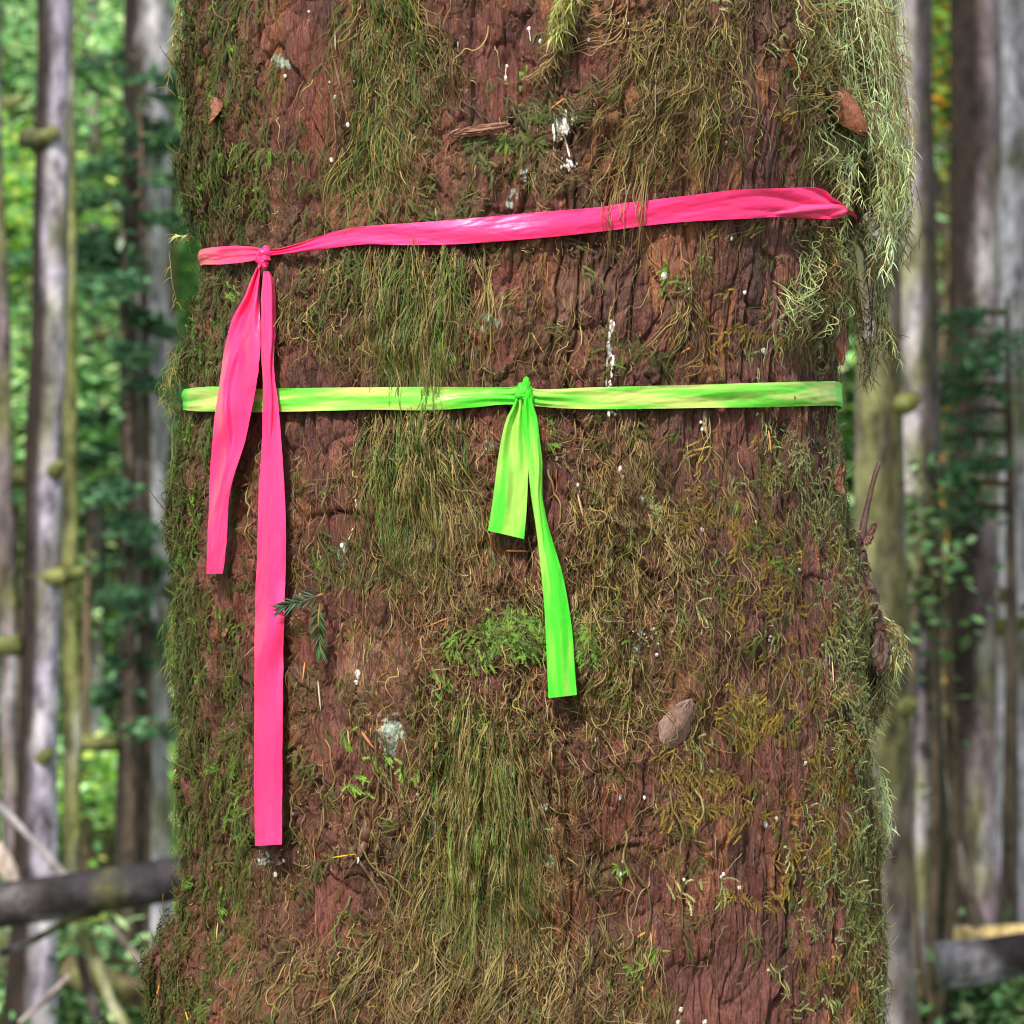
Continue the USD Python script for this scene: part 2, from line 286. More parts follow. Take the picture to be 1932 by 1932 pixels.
# colours of the bark: red-brown plates, more purple towards the right, torn orange fibre, brown moss litter, crusts of lichen
red, purple, tan, dark, litter = srgb(122, 62, 42), srgb(104, 64, 58), srgb(166, 106, 66), srgb(58, 37, 31), srgb(92, 64, 40)
s_, zz = info['s'], z_g
w = fbm2(s_ * 9, zz * 6, 41)
C_g = red[None, None] * (1 - w[..., None]) + purple[None, None] * w[..., None]
side = smooth01((th_g + .1) / .9)[..., None] * .6
C_g = C_g * (1 - side) + purple * side
C_g = C_g * (.72 + .5 * info['tone1'])[..., None] * (.85 + .3 * info['tone2'])[..., None]
tt = smooth01(fbm2(s_ * 30, zz * 10, 43) * 5 - 2.7)[..., None] * smooth01(info['fib'] * 1.6 - .5)[..., None] * .8
C_g = C_g * (1 - tt) + tan * tt
dk = smooth01(fbm2(s_ * 16, zz * 9, 44) * 5 - 2.9)[..., None] * .6
C_g = C_g * (1 - dk) + dark * dk
ml = (info['mat'] * (.25 + .7 * fbm2(s_ * 90, zz * 30, 45)))[..., None].clip(0, .9)
lit_c = litter[None, None] * (.45 + 1.1 * fbm2(s_ * 260, zz * 200, 46, 3))[..., None]
lit_c = lit_c * (1 - .35 * smooth01(fbm2(s_ * 15, zz * 15, 47) * 4 - 1.7)[..., None]) + srgb(80, 96, 38) * .35 * smooth01(fbm2(s_ * 15, zz * 15, 47) * 4 - 1.7)[..., None]
C_g = C_g * (1 - ml) + lit_c * ml
SWELL = [(730, 1265, 75, 65, .012), (1110, 570, 75, 45, .006), (960, 590, 45, 40, .005), (740, 330, 40, 50, .0), (300, 1700, 40, 40, .0), (1440, 1330, 60, 40, .0)]
sm = np.zeros(th_g.shape)
for x, y, a, b, up in SWELL: sm = np.maximum(sm, smooth01(1.5 - np.hypot((info['u'] - x) / a, (info['v'] - y) / b) + (fbm2(s_ * 50, zz * 50, 49) - .5) * .8))
sm = (sm * smooth01(fbm2(s_ * 90, zz * 60, 50) * 3 - .8))[..., None] * .8
C_g = C_g * (1 - sm) + srgb(150, 112, 90) * sm
LICHEN = [(965, 385, 10, 22), (990, 335, 6, 20), (735, 1385, 22, 32), (795, 1060, 22, 40), (650, 1050, 8, 20), (1015, 1560, 6, 14), (925, 610, 14, 18), (770, 1010, 18, 20), (1040, 1620, 8, 16), (815, 1560, 8, 50), (520, 120, 14, 14), (930, 840, 14, 10), (1210, 1210, 10, 18), (505, 1620, 18, 10)]
lf = np.zeros(th_g.shape)
for x, y, a, b in LICHEN:
    lf = np.maximum(lf, np.exp(-(((info['u'] - x) / a) ** 2 + ((info['v'] - y) / b) ** 2)))
lm = smooth01((lf + (fbm2(s_ * 140, zz * 140, 48) - .5) * 2.4 - .42) * 6)[..., None] * .95 * smooth01(lf * 4 - .15)[..., None]
C_g = C_g * (1 - lm) + srgb(186, 204, 186) * lm
del lit_c, ml, tt, dk, lm

# coarse rows and columns go on above, below and behind
th_c = np.concatenate([np.linspace(TH0, TH1, NT), np.linspace(TH1, TH0 + 2 * np.pi, 40)[1:-1]])
zc_low, zc_high = np.linspace(-.5, Z0, 34)[:-1], np.concatenate([np.linspace(Z1, Z1 + 1.5, 26)[1:], np.linspace(Z1 + 1.5, 14, 20)[1:]])
zc = np.concatenate([zc_low, np.linspace(Z0, Z1, NZ), zc_high])
HH = np.zeros((len(zc), len(th_c))); CC = np.zeros((len(zc), len(th_c), 3))
HH[len(zc_low):len(zc_low) + NZ, :NT] = H_g; CC[len(zc_low):len(zc_low) + NZ, :NT] = C_g
for rows, zr in ((slice(0, len(zc_low)), zc_low), (slice(len(zc_low) + NZ, None), zc_high)):
    a, b = np.meshgrid(th_c, zr); HH[rows] = .012 * (fbm2(np.sin(a) * 2, b * 3 + np.cos(a) * 2, 51) - .5) * 2
    CC[rows] = red * (.5 + .9 * fbm2(a * 5, b * 3, 52))[..., None]
edge = len(zc_low)
for k in range(6):    # let the relief run out over the seam
    HH[edge - 1 - k, :NT] = H_g[0] * (1 - (k + 1) / 7); HH[edge + NZ + k, :NT] = H_g[-1] * (1 - (k + 1) / 7)
    CC[edge - 1 - k, :NT] = C_g[0]; CC[edge + NZ + k, :NT] = C_g[-1]
a, b = np.meshgrid(th_c[NT:], zc); CC[:, NT:] = red * (.5 + .9 * fbm2(a * 5, b * 9, 52))[..., None]
th_m, z_m = np.meshgrid(th_c, zc)
V = surf(th_m, z_m, HH).reshape(-1, 3)
nc = len(th_c); i, j = np.meshgrid(np.arange(len(zc) - 1), np.arange(nc), indexing='ij'); i, j = i.ravel(), j.ravel(); j2 = (j + 1) % nc
F = np.vstack([np.stack([i * nc + j, i * nc + j2, (i + 1) * nc + j2], 1), np.stack([i * nc + j, (i + 1) * nc + j2, (i + 1) * nc + j], 1)])
tree = thing('old_conifer', 'huge mossy red-brown conifer trunk filling the middle, wrapped with pink and green tape', 'tree')
obj('bark', (V, F), M_bark, tree, smooth=True, colors=CC.reshape(-1, 3))
del V, F, HH, CC, th_m, z_m, C_g

# ------------------------------------------------------------------ flagging tape
def interp_edges(A, B, n):
    A, B = np.asarray(A, float), np.asarray(B, float)
    def run(P):
        d = np.r_[0, np.cumsum(np.linalg.norm(np.diff(P, axis=0), axis=1))]; d /= d[-1]
        t = np.linspace(0, 1, n)
        return np.stack([PchipInterpolator(d, P[:, 0])(t), PchipInterpolator(d, P[:, 1])(t)], 1)
    return run(A), run(B)
def sheet(G, thick=.0005):
    """A thin closed film from a grid of points (n x m x 3)."""
    n, m = G.shape[:2]
    du, dv = np.gradient(G, axis=0), np.gradient(G, axis=1)
    nr = np.cross(du, dv); nr = nr / (np.linalg.norm(nr, axis=2, keepdims=True) + 1e-12)
    nr *= np.sign((nr * (CAM - G)).sum(-1).mean())
    V = np.vstack([(G + nr * thick / 2).reshape(-1, 3), (G - nr * thick / 2).reshape(-1, 3)])
    i, j = np.meshgrid(np.arange(n - 1), np.arange(m - 1), indexing='ij'); i, j = i.ravel(), j.ravel()
    q = np.stack([i * m + j, i * m + j + 1, (i + 1) * m + j + 1, (i + 1) * m + j], 1); k = n * m
    F = [q[:, [0, 1, 2]], q[:, [0, 2, 3]], q[:, [0, 2, 1]] + k, q[:, [0, 3, 2]] + k]
    ring = np.r_[np.arange(m), np.arange(1, n) * m + m - 1, (n - 1) * m + np.arange(m - 2, -1, -1), np.arange(n - 2, 0, -1) * m]
    r2 = np.roll(ring, -1); F += [np.stack([ring, r2, r2 + k], 1), np.stack([ring, r2 + k, ring + k], 1)]
    mesh = trimesh.Trimesh(V, np.vstack(F), process=False)
    if mesh.volume < 0: mesh.invert()
    return mesh
TAPE_AREAS = []
def tape_colors(G, base, glint, amount, seed):
    n, m = G.shape[:2]
    L = np.r_[0, np.cumsum(np.linalg.norm(np.diff(G[:, m // 2], axis=0), axis=1))]
    a, b = np.meshgrid(L, np.linspace(0, 1, m), indexing='ij')
    k = smooth01(fbm2(a * 12, b * 3.5 + a * 2, seed, 3) * 3.2 - 1.2) * amount  # lighter streaks paint glossy highlights into the film colour
    if seed == 3:
        u_ = a / L[-1]; own = np.maximum(smooth01((.075 - u_) / .03), .8 * np.exp(-((u_ - .525) / .05) ** 2))[..., None]
        k = k * (1 - own[..., 0]); base = base * (1 - own) + GREEN * own
    c = base * (1 - k[..., None]) + glint * k[..., None]
    return np.vstack([c.reshape(-1, 3)] * 2)
def ribbon(name, A, B, mat, parent, offset, fold, base, glint, amount, seed, n=160, m=18, soft=True, label=None, closed_back=None):
    EA, EB = interp_edges(A, B, n)
    TAPE_AREAS.append(Polygon(np.vstack([EA, EB[::-1]])).buffer(0))
    wts = np.linspace(0, 1, m)
    P = EA[:, None] * (1 - wts[None, :, None]) + EB[:, None] * wts[None, :, None]
    t = np.linspace(0, 1, n)[:, None] + 0 * wts[None]; b = wts[None] + 0 * t
    th0, z0 = pix_surf(P[..., 0], P[..., 1], 0.0)
    mid = uniform_filter(height_soft(th0, z0), (25, 9) if soft else (60, 30))
    off = mid + (offset(t) if callable(offset) else offset) + fold(t, b)
    th, z = pix_surf(P[..., 0], P[..., 1], off)
    L = np.r_[0, np.cumsum(np.linalg.norm(np.diff((EA + EB) / 2, axis=0), axis=1))][:, None] / 60
    cr = fbm2(L * 1.2 + b * .8 + seed, b * 5 + L * .6, seed + 60, 3) - .5
    off = off + .0006 * np.abs(cr) * 4 + .0004 * np.abs(np.sin(9 * fbm2(L * .8, b * 3, seed + 70) + b * 7))
    G = surf(th, z, off)
    if closed_back:
        G = closed_back(G, off)
    g = obj(name, sheet(G), mat, parent, smooth=50, label=label)
    v, f, nrm = meshkit.arrays(sheet(G), False)
    # same colours for the split vertices: look them up by place
    pts = np.array(UsdGeom.Mesh(g).GetPointsAttr().Get())
    tint(UsdGeom.Mesh(g), tape_colors(G, base, glint, amount, seed)[cKDTree(v).query(pts)[1]])
    return G
def knot(name, u, v, size, mat, parent, base, off, seed):
    r = np.random.default_rng(seed)
    th, z = pix_surf(np.array(u), np.array(v), off); th, z = float(th), float(z)
    h = float(height_soft(th, z)); c = surf(np.array(th), np.array(z), off + h)
    px = 2 * TAN * (DIST - .4) / 1932
    ball = trimesh.creation.icosphere(4, 1.0); p = ball.vertices.copy()
    ridge = np.abs(np.sin(4.2 * p[:, 0] + 5.5 * p[:, 2] + 2.2 * np.sin(2.6 * p[:, 1] + 1.7 * p[:, 0] + seed))) ** .6
    p *= (.55 + .35 * ridge + .5 * (meshkit.fbm(p * 1.9 + seed, 3) - .5))[:, None]
    ball.vertices = p * np.array([size[0] * .40, (size[0] + size[1]) * .13, size[1] * .44]) * px
    loops = []
    for k in range(6):      # flattened folds wrapped over one another
        a = np.linspace(-1.9, 1.9, 22); ring = []; tilt = r.uniform(-1.3, 1.3); sc = r.uniform(.7, 1.05); cxk, czk = r.uniform(-.14, .14), r.uniform(-.2, .2)
        for q in np.linspace(-1, 1, 6):
            rr = 1 + .10 * np.sin(5 * a + 2 * k + q) - .16 * q * q + .06 * r.normal()
            pt = np.stack([np.sin(a) * rr, -np.cos(a) * rr * .95, q * .34 + .12 * np.sin(2 * a + q + k)], 1)
            ring.append(Rotation.from_euler('y', tilt).apply(pt) * np.array([size[0] * .40, (size[0] + size[1]) * .15, size[1] * .46]) * px * sc + np.array([cxk * size[0], 0, czk * size[1]]) * px)
        loops.append(sheet(np.stack(ring, 1), .0005))
    mesh = concat([ball] + loops)
    mesh.apply_transform(trimesh.transformations.rotation_matrix(th, [0, 0, 1])); mesh.apply_translation(c)
    g = obj(name, mesh, mat, parent, smooth=40)
    n = len(UsdGeom.Mesh(g).GetPointsAttr().Get()); tint(UsdGeom.Mesh(g), np.tile(base, (n, 1)))

pink = thing('pink_tape', 'bright pink plastic tape tied round the trunk above the green one, two long tails', 'flagging tape')
green = thing('green_tape', 'lime green plastic tape tied round the trunk below the pink one, two shorter tails', 'flagging tape')
# bands: top edge, bottom edge
gt = [(345, 735), (375, 731), (410, 729.5), (470, 734), (530, 733), (620, 731.5), (700, 731), (800, 730), (900, 731), (955, 731), (985, 729), (1020, 735), (1060, 734), (1120, 731), (1200, 729), (1300, 726.5), (1380, 724), (1450, 722), (1520, 720), (1574, 719)]
gb = [(345, 773), (375, 776), (410, 776.5), (470, 778), (530, 777), (620, 775), (700, 773), (800, 774), (900, 768), (955, 763), (985, 764), (1020, 767), (1060, 770), (1120, 772), (1200, 771.5), (1300, 770), (1380, 769), (1450, 768), (1520, 766), (1577, 765)]
def green_fold(t, b):
    near = np.exp(-((t - .525) / .06) ** 2)
    return .0011 * np.sin(b * 9 + t * 21) * (.5 + np.sin(t * 17) * .5) + .0013 * np.sin(b * 17 - t * 34 + 1) * near + .0009 * np.sin(b * 5.5 + 3 * np.sin(t * 11)) + .0012 * np.cos(np.pi * (b - .5))
YEL_GLINT = np.array([.42, .55, .12]); GREEN_BAND, BAND_GLINT = np.array([.15, .68, .06]), np.array([.52, .66, .17])
G_green = ribbon('band', gt, gb, M_green, green, .0045, green_fold, GREEN_BAND, BAND_GLINT, 1.0, 3, n=300, m=20)
pt_ = [(384, 470), (410, 466), (450, 464), (478, 466), (500, 470), (522, 470), (545, 465), (580, 454), (640, 435), (700, 426), (760, 422), (850, 415.5), (950, 406.5), (1050, 397.5), (1140, 390), (1180, 383), (1225, 378), (1300, 369), (1400, 357.5), (1480, 355), (1535, 354), (1556, 359), (1572, 374), (1592, 386), (1598, 395)]
pb_ = [(384, 499), (410, 499), (450, 496), (478, 492), (500, 486), (522, 481), (545, 479), (580, 474), (640, 466), (700, 460.5), (760, 462.5), (850, 461), (950, 454.5), (1050, 446), (1140, 436), (1180, 431), (1225, 425), (1300, 418), (1400, 413), (1480, 409), (1520, 410), (1550, 413), (1570, 413), (1590, 409), (1598, 402)]
def pink_fold(t, b):
    pinch = np.exp(-((t - .12) / .06) ** 2)
    right = smooth01((t - .78) / .12)
    return .0016 * np.sin(b * 14 + t * 15) * pinch + .0011 * np.sin(b * 6 + 2.5 * np.sin(t * 9)) + right * (.0028 * np.abs(np.sin(b * 6.3 + 1.6 * np.sin(t * 24)))) + .0012 * np.cos(np.pi * (b - .5))
G_pink = ribbon('band', pt_, pb_, M_pink, pink, .006, pink_fold, PINK, np.array([1.0, .075, .24]), .4, 5, n=300, m=22)
ribbon('fold', [(1432, 400), (1475, 389), (1520, 383), (1565, 384), (1592, 389), (1598, 396)], [(1432, 402), (1475, 409), (1520, 412), (1555, 414), (1585, 410), (1598, 401)], M_pink, pink, .0075, lambda t, b: .0045 * smooth01(t * 3) * np.cos(np.pi * (b - .5)) + .0015 * np.sin(b * 7 + t * 9), PINK, np.array([1.0, .12, .33]), .6, 15, n=60, m=14, label='folded-over flap at the right end of the pink tape')
def back_band(parent, mat, base, G):
    """the rest of the loop, round the back of the trunk, joined to both ends of the front"""
    def polar(P):
        c = cx_of(P[:, 2]); th = np.arctan2(P[:, 0] - c, -P[:, 1]); return th, P[:, 2], np.hypot(P[:, 0] - c, P[:, 1]) - r_of(P[:, 2])
    tR, zR, oR = polar(G[-1]); tL, zL, oL = polar(G[0]); tL = tL + 2 * np.pi
    t = np.linspace(0, 1, 90)[:, None]; e = smooth01(np.minimum(t, 1 - t) / .12)
    th = tR + (tL - tR) * t; z = zR + (zL - zR) * t; o = (oR + (oL - oR) * t) * (1 - e) + .006 * e
    g = obj('band', sheet(surf(th, z, o)), mat, parent, smooth=50); n = len(UsdGeom.Mesh(g).GetPointsAttr().Get()); tint(UsdGeom.Mesh(g), np.tile(base, (n, 1)))
back_band(green, M_green, GREEN, G_green)
back_band(pink, M_pink, PINK, G_pink)
# tails: left edge, right edge
pl_a = [(484, 505), (472, 535), (462, 560), (440, 600), (426, 650), (415, 720), (406, 790), (398, 880), (394, 990), (390, 1083)]
pl_b = [(493, 508), (491, 540), (490, 570), (492, 640), (488, 700), (476, 770), (462, 835), (440, 905), (431, 955), (428, 1020), (421, 1082)]
def fold_pl(t, b):
    return .010 * t * (1 - t) * 2 + .004 * np.abs(b - .42) * smooth01(t * 4) * (1 - .4 * t) + .0042 * np.sin(b * 9.5 + 1.2 * np.sin(t * 9)) * np.exp(-((t - .1) / .22) ** 2) + .0032 * np.sin(b * 4.6 + t * 14) * np.exp(-((t - .55) / .25) ** 2) + .009 * np.exp(-((b - .35 - .2 * np.sin(t * 12)) / .16) ** 2) * smooth01(1 - abs(t - .45) * 2.2)
ribbon('tail', pl_a, pl_b, M_pink, pink, lambda t: .011 + .006 * smooth01(t * 5), fold_pl, PINK, np.array([1.0, .065, .22]), .5, 6, soft=False, n=180, m=26, label='shorter left tail of the pink tape, folded and slanting left')
pr_a = [(498, 512), (495, 540), (493.5, 580), (493, 640), (497, 740), (495, 830), (489, 930), (486, 1050), (482, 1150), (481, 1300), (480.5, 1450), (482.5, 1596)]
pr_b = [(509, 512), (518, 535), (520.5, 570), (520, 620), (517, 690), (525, 760), (531, 830), (537, 920), (540, 1000), (538, 1130), (536, 1200), (534, 1350), (533, 1480), (532.5, 1593)]
def fold_pr(t, b):
    crease = np.interp(t, [0, .12, .3, .36], [.75, .8, .4, 0]); step = smooth01((b - crease) * 9) * smooth01((.34 - t) * 12) * smooth01(t * 20)
    return .0065 * np.cos(np.pi * (b - .5)) * (.6 + .4 * np.sin(t * 13)) - .0045 * step + .0028 * np.sin(b * 9 + 1) * np.exp(-(t / .08) ** 2) + .0022 * np.sin(b * 4 + t * 38) * np.exp(-((t - .62) / .1) ** 2) + .0013 * np.sin(t * 31 + b * 2) + .0016 * np.sin(b * 5 + t * 9)
ribbon('tail', pr_a, pr_b, M_pink, pink, lambda t: .013 + .004 * smooth01(t * 6), fold_pr, PINK, np.array([1.0, .065, .22]), .5, 7, soft=False, n=240, m=24, label='longer right tail of the pink tape, hanging straight down')
knot('knot', 502, 489, (44, 46), M_pink, pink, PINK, .011, 2)
gl_a = [(974, 752), (966, 770), (956, 790), (946, 830), (938, 880), (930, 945), (921, 1001)]
gl_b = [(984, 755), (987, 775), (989, 800), (993, 840), (996, 890), (994, 950), (988.5, 1017)]
def fold_gl(t, b):
    return .005 * np.cos(np.pi * (b - .5)) * t + .0045 * np.sin(b * 11 + .8 * np.sin(t * 5)) * np.exp(-((t - .2) / .35) ** 2) + .004 * np.exp(-((b - .38) / .12) ** 2) * smooth01(1 - abs(t - .6) * 3) + .0025 * np.sin(b * 6 + 1)
ribbon('tail', gl_a, gl_b, M_green, green, lambda t: .010 + .005 * smooth01(t * 4), fold_gl, GREEN, YEL_GLINT, .7, 9, soft=False, n=120, m=26, label='short left tail of the green tape, cut at a slant')
gr_a = [(989, 752), (986, 775), (985, 795), (990, 830), (996, 880), (1003, 940), (1012, 1000), (1020, 1070), (1026, 1130), (1030.5, 1210), (1033, 1270), (1035, 1317)]
gr_b = [(1003, 752), (1009, 775), (1013, 788), (1018, 830), (1023, 880), (1022.5, 925), (1030, 975), (1045, 1030), (1060, 1080), (1072, 1140), (1080, 1200), (1084, 1260), (1088, 1311)]
def fold_gr(t, b):
    crease = np.interp(t, [0, .25, .5, .6], [.9, .75, .3, 0]); step = smooth01((b - crease) * 8) * smooth01((.58 - t) * 9) * smooth01((t - .1) * 9)
    return .005 * np.cos(np.pi * (b - .45)) - .004 * step + .003 * np.sin(b * 9) * np.exp(-(t / .1) ** 2) + .0016 * np.sin(b * 7 + t * 6)
ribbon('tail', gr_a, gr_b, M_green, green, lambda t: .012 + .004 * smooth01(t * 5), fold_gr, GREEN, YEL_GLINT, .6, 10, soft=False, n=160, m=24, label='long right tail of the green tape, twisting towards the right')
knot('knot', 990, 741, (40, 46), M_green, green, GREEN, .009, 5)
tape_area = shapely.union_all(TAPE_AREAS); shapely.prepare(tape_area)
grown = {}
def on_tape(u, v, grow=0):
    if grow not in grown: grown[grow] = tape_area.buffer(grow); shapely.prepare(grown[grow])
    g = grown[grow]
    return shapely.contains_xy(g, u, v)

# ------------------------------------------------------------------ moss: small tufts, each a mesh of fronds or fibres, placed by the thousand
def strip(points, width, side):
    """a flat tapering strip along points"""
    p = np.asarray(points); n = len(p); w_ = width * np.linspace(1, .25, n)[:, None] / 2
    V = np.vstack([p - side * w_, p + side * w_]); k = np.arange(n - 1)
    return V, np.vstack([np.stack([k, k + n, k + 1], 1), np.stack([k + 1, k + n, k + n + 1], 1)])
def frond_tuft(r, n_fronds, length, droop, leaf, root_c, tip_c, spread=.8, thick=.0007):
    VV, FF, CCs, n0 = [], [], [], 0
    def add(V, F, c):
        nonlocal n0
        VV.append(V); FF.append(F + n0); CCs.append(np.broadcast_to(c, (len(V), 3))); n0 += len(V)
    for _ in range(n_fronds):
        L = length * r.uniform(.6, 1.25); az = r.uniform(-spread, spread) + (np.pi if r.random() < .12 else 0)
        d = np.array([np.sin(az), -np.cos(az) * .8, r.uniform(.35, .9)]); d /= np.linalg.norm(d)
        p, pts = np.array([r.normal(0, .005), r.normal(0, .006), -.001]), []
        for q in range(6):
            pts.append(p.copy()); p = p + d * L / 5
            d = d + np.array([r.normal(0, .12), -droop, -.22]); d /= np.linalg.norm(d)
        pts = np.array(pts); side = np.cross(d, [0, 0, 1.0]) + [.01, 0, 0]; side /= np.linalg.norm(side)
        shade = r.uniform(.7, 1.3); rc, tc = root_c * shade, tip_c * shade
        V, F = strip(pts, thick * 1.6, side)
        add(V, F, np.vstack([rc + (tc - rc) * np.linspace(0, 1, 6)[:, None] ** 1.2] * 2))
        for q in np.arange(.5, 5, .36):
            a = pts[int(q)] + (pts[int(q) + 1] - pts[int(q)]) * (q % 1); t = pts[int(q) + 1] - pts[int(q)]; t = t / np.linalg.norm(t)
            for sg in (-1, 1):
                ll = leaf * r.uniform(.6, 1.2) * (1 - .55 * (q / 5))
                dd = t * .75 + side * sg * .8 + r.normal(0, .15, 3); dd /= np.linalg.norm(dd)
                wv = np.cross(dd, [0, 0, 1.0]) + r.normal(0, .2, 3); wv /= np.linalg.norm(wv)
                add(np.array([a - wv * thick * .6, a + wv * thick * .6, a + dd * ll]), np.array([[0, 1, 2]]), rc + (tc - rc) * (q / 5) * r.uniform(.7, 1.2))
    return np.vstack(VV), np.vstack(FF), np.vstack(CCs)
def fibre_tuft(r, n, length, wander, cols, width=.0007, down=.5, lift=.35, area=.008):
    VV, FF, CCs, n0 = [], [], [], 0
    for _ in range(n):
        L = length * r.uniform(.4, 1.4); az = r.normal(0, .32) if r.random() < .9 else r.uniform(-np.pi, np.pi)
        d = np.array([np.sin(az), -np.cos(az), r.uniform(.0, lift)])
        p, pts, curl = np.array([r.normal(0, area), r.normal(0, area), 0.0005]), [], r.normal(0, wander)
        for q in range(6):
            pts.append(p.copy()); p = p + d / np.linalg.norm(d) * L / 5
            ca, sa = np.cos(curl), np.sin(curl); d = np.array([d[0] * ca - d[1] * sa, d[0] * sa + d[1] * ca - down * .3, d[2] * .6 + r.normal(0, .12) - .06])
            p[2] = max(p[2], .0004); curl += r.normal(0, wander * .5)
        side = np.cross(d, [0, 0, 1.0]) + r.normal(0, .3, 3); side /= np.linalg.norm(side)
        V, F = strip(pts, width * r.uniform(.6, 1.5), side)
        c = cols[r.integers(len(cols))] * r.uniform(.6, 1.35)
        VV.append(V); FF.append(F + n0); CCs.append(np.broadcast_to(c, V.shape)); n0 += len(V)
    return np.vstack(VV), np.vstack(FF), np.vstack(CCs)
r = np.random.default_rng(5)
c_green, c_deep, c_bright = srgb(84, 106, 42), srgb(58, 80, 28), srgb(124, 166, 62)
c_olive, c_straw, c_brown, c_rust = srgb(118, 106, 58), srgb(146, 126, 82), srgb(92, 66, 42), srgb(120, 76, 48)
c_gold, c_pale, c_mint = srgb(176, 152, 62), srgb(178, 194, 132), srgb(190, 212, 166)
KINDS = {
    'green': [frond_tuft(r, 6, .020, .18, .0040, c_brown * .6 + c_deep * .4, c_green) for _ in range(5)],
    'deep': [frond_tuft(r, 6, .019, .22, .0036, c_brown * .9, c_deep * 1.15) for _ in range(4)],
    'bright': [frond_tuft(r, 9, .016, .2, .0042, c_deep, c_bright) for _ in range(4)],
    'gold': [frond_tuft(r, int(r.integers(5, 9)), r.uniform(.010, .017), .30, .0030, c_brown, c_gold * r.uniform(.75, 1.15), thick=.0006) for _ in range(6)],
    'pale': [frond_tuft(r, int(r.integers(6, 11)), r.uniform(.010, .019), .28, .0030, c_olive * .8, c_pale * r.uniform(.7, 1.15), thick=.0006) for _ in range(8)],
    'olive': [fibre_tuft(r, 16, .032, .32, [c_olive, c_brown, c_olive * .8, c_straw, c_green * .8]) for _ in range(6)],
    'straw': [fibre_tuft(r, 14, .028, .45, [c_straw, c_brown, c_rust, c_olive]) for _ in range(5)],
    'debris': [fibre_tuft(r, 15, .010, .5, [c_straw * 1.2, c_brown, c_rust, c_straw, c_brown * .5, c_rust * 1.3], width=.0008, down=.1, lift=.5, area=.011) for _ in range(6)],
    'brown': [fibre_tuft(r, 16, .018, .35, [c_brown, c_rust, c_brown * .7, c_straw], width=.0008, lift=.25) for _ in range(5)],
}
def scatter(n):
    u, v = rng.uniform(300, 1690, n), rng.uniform(-60, 1990, n)
    th = rng.uniform(-1.5, 1.5, n); z = rng.uniform(Z0 + .03, Z1 - .03, n)
    u, v = to_pix(surf(th, z))
    return th, z, u, v
def instancer(name, label, cat, kinds, th, z, scale, roll, lift):
    """kinds: for each tuft its prototype (kind, variant)"""
    p = '/World/' + numbered('/World', name)
    pi = UsdGeom.PointInstancer.Define(stage, p)
    protos, index = [], {}
    for k in sorted(set(kinds)):
        for q, (V, F, C) in enumerate(KINDS[k]):
            g = usdkit.mesh(stage, f'{p}/{k}_tuft_{q:03d}' if q else f'{p}/{k}_tuft', (V, F), M_moss); tint(g, C)
            protos.append(g.GetPath()); index[(k, q)] = len(protos) - 1
    pi.CreatePrototypesRel().SetTargets(protos)
    pos = surf(th, z, height(th, z) + lift)
    pi.CreatePositionsAttr(Vt.Vec3fArray.FromNumpy(pos.astype(np.float32)))
    pi.CreateProtoIndicesAttr(Vt.IntArray([index[(k, int(rng.integers(len(KINDS[k]))))] for k in kinds]))
    q = (Rotation.from_euler('z', th) * Rotation.from_euler('x', np.full(len(th), np.pi / 2)) * Rotation.from_euler('z', roll)).as_quat()
    pi.CreateOrientationsAttr([Gf.Quath(float(a[3]), float(a[0]), float(a[1]), float(a[2])) for a in q])
    pi.CreateScalesAttr(Vt.Vec3fArray.FromNumpy(np.repeat(scale[:, None], 3, 1).astype(np.float32)))
    return tag(pi, label, cat, kind='stuff')
def place(n, wants, kinds_at, size, roll_sd):
    th, z, u, v = scatter(n)
    ok = rng.random(n) < wants(u, v)
    th, z, u, v = th[ok], z[ok], u[ok], v[ok]
    sc = size * rng.uniform(.65, 1.3, len(th))
    sc = sc * (1 + .45 * smooth01((400 - u) / 40) + .35 * smooth01((u - 1560) / 40))
    under = on_tape(u, v, 5); near = on_tape(u, v - 0, 0) | on_tape(u, v + 26, 4)
    sc = np.where(under, sc * .28, np.where(near, sc * .5, sc))
    return th, z, sc, rng.normal(0, roll_sd, len(th)), np.where(under, -.001, .0015), [kinds_at(a, b) for a, b in zip(u, v)]
def pick(ws):
    k = list(ws); w_ = np.array([max(ws[x], 0) for x in k]); return k[int(rng.choice(len(k), p=w_ / w_.sum()))]
streak = lambda u, v, k: smooth01(fbm2(u / 15, v / 150, k, 3) * 4.2 - 1.55)
cover = lambda u, v: np.clip(1 - bare_of(u, v), 0, 1)
def clump(u, v, seed, f=45): return smooth01(fbm2(u / f, v / f, seed, 3) * 3.4 - 1.05)
th, z, sc, roll, lift, kd = place(10000, lambda u, v: np.clip(cover(u, v) * (.15 + .85 * clump(u, v, 71)) * (.45 + .55 * streak(u, v, 76)) + .05, 0, 1), lambda u, v: pick({'brown': .8, 'debris': 1.6, 'straw': .3, 'olive': .35}), .9, 1.2)
instancer('moss_litter', 'brown dead moss fibres and bark litter matted over the big trunk', 'moss litter', kd, th, z, sc, roll, lift)
th, z, sc, roll, lift, kd = place(3000, lambda u, v: np.clip((field(u, v, OLIVE) * .95 + .06) * (.2 + .8 * cover(u, v)) * (.3 + .9 * clump(u, v, 72)) * (.12 + .95 * streak(u, v, 77)), 0, 1), lambda u, v: pick({'olive': 1.0, 'straw': .35 + .3 * (u > 1100)}), 1.15, .3)
instancer('trailing_moss', 'olive and straw coloured trailing moss over the front of the big trunk', 'moss', kd, th, z, sc, roll, lift)
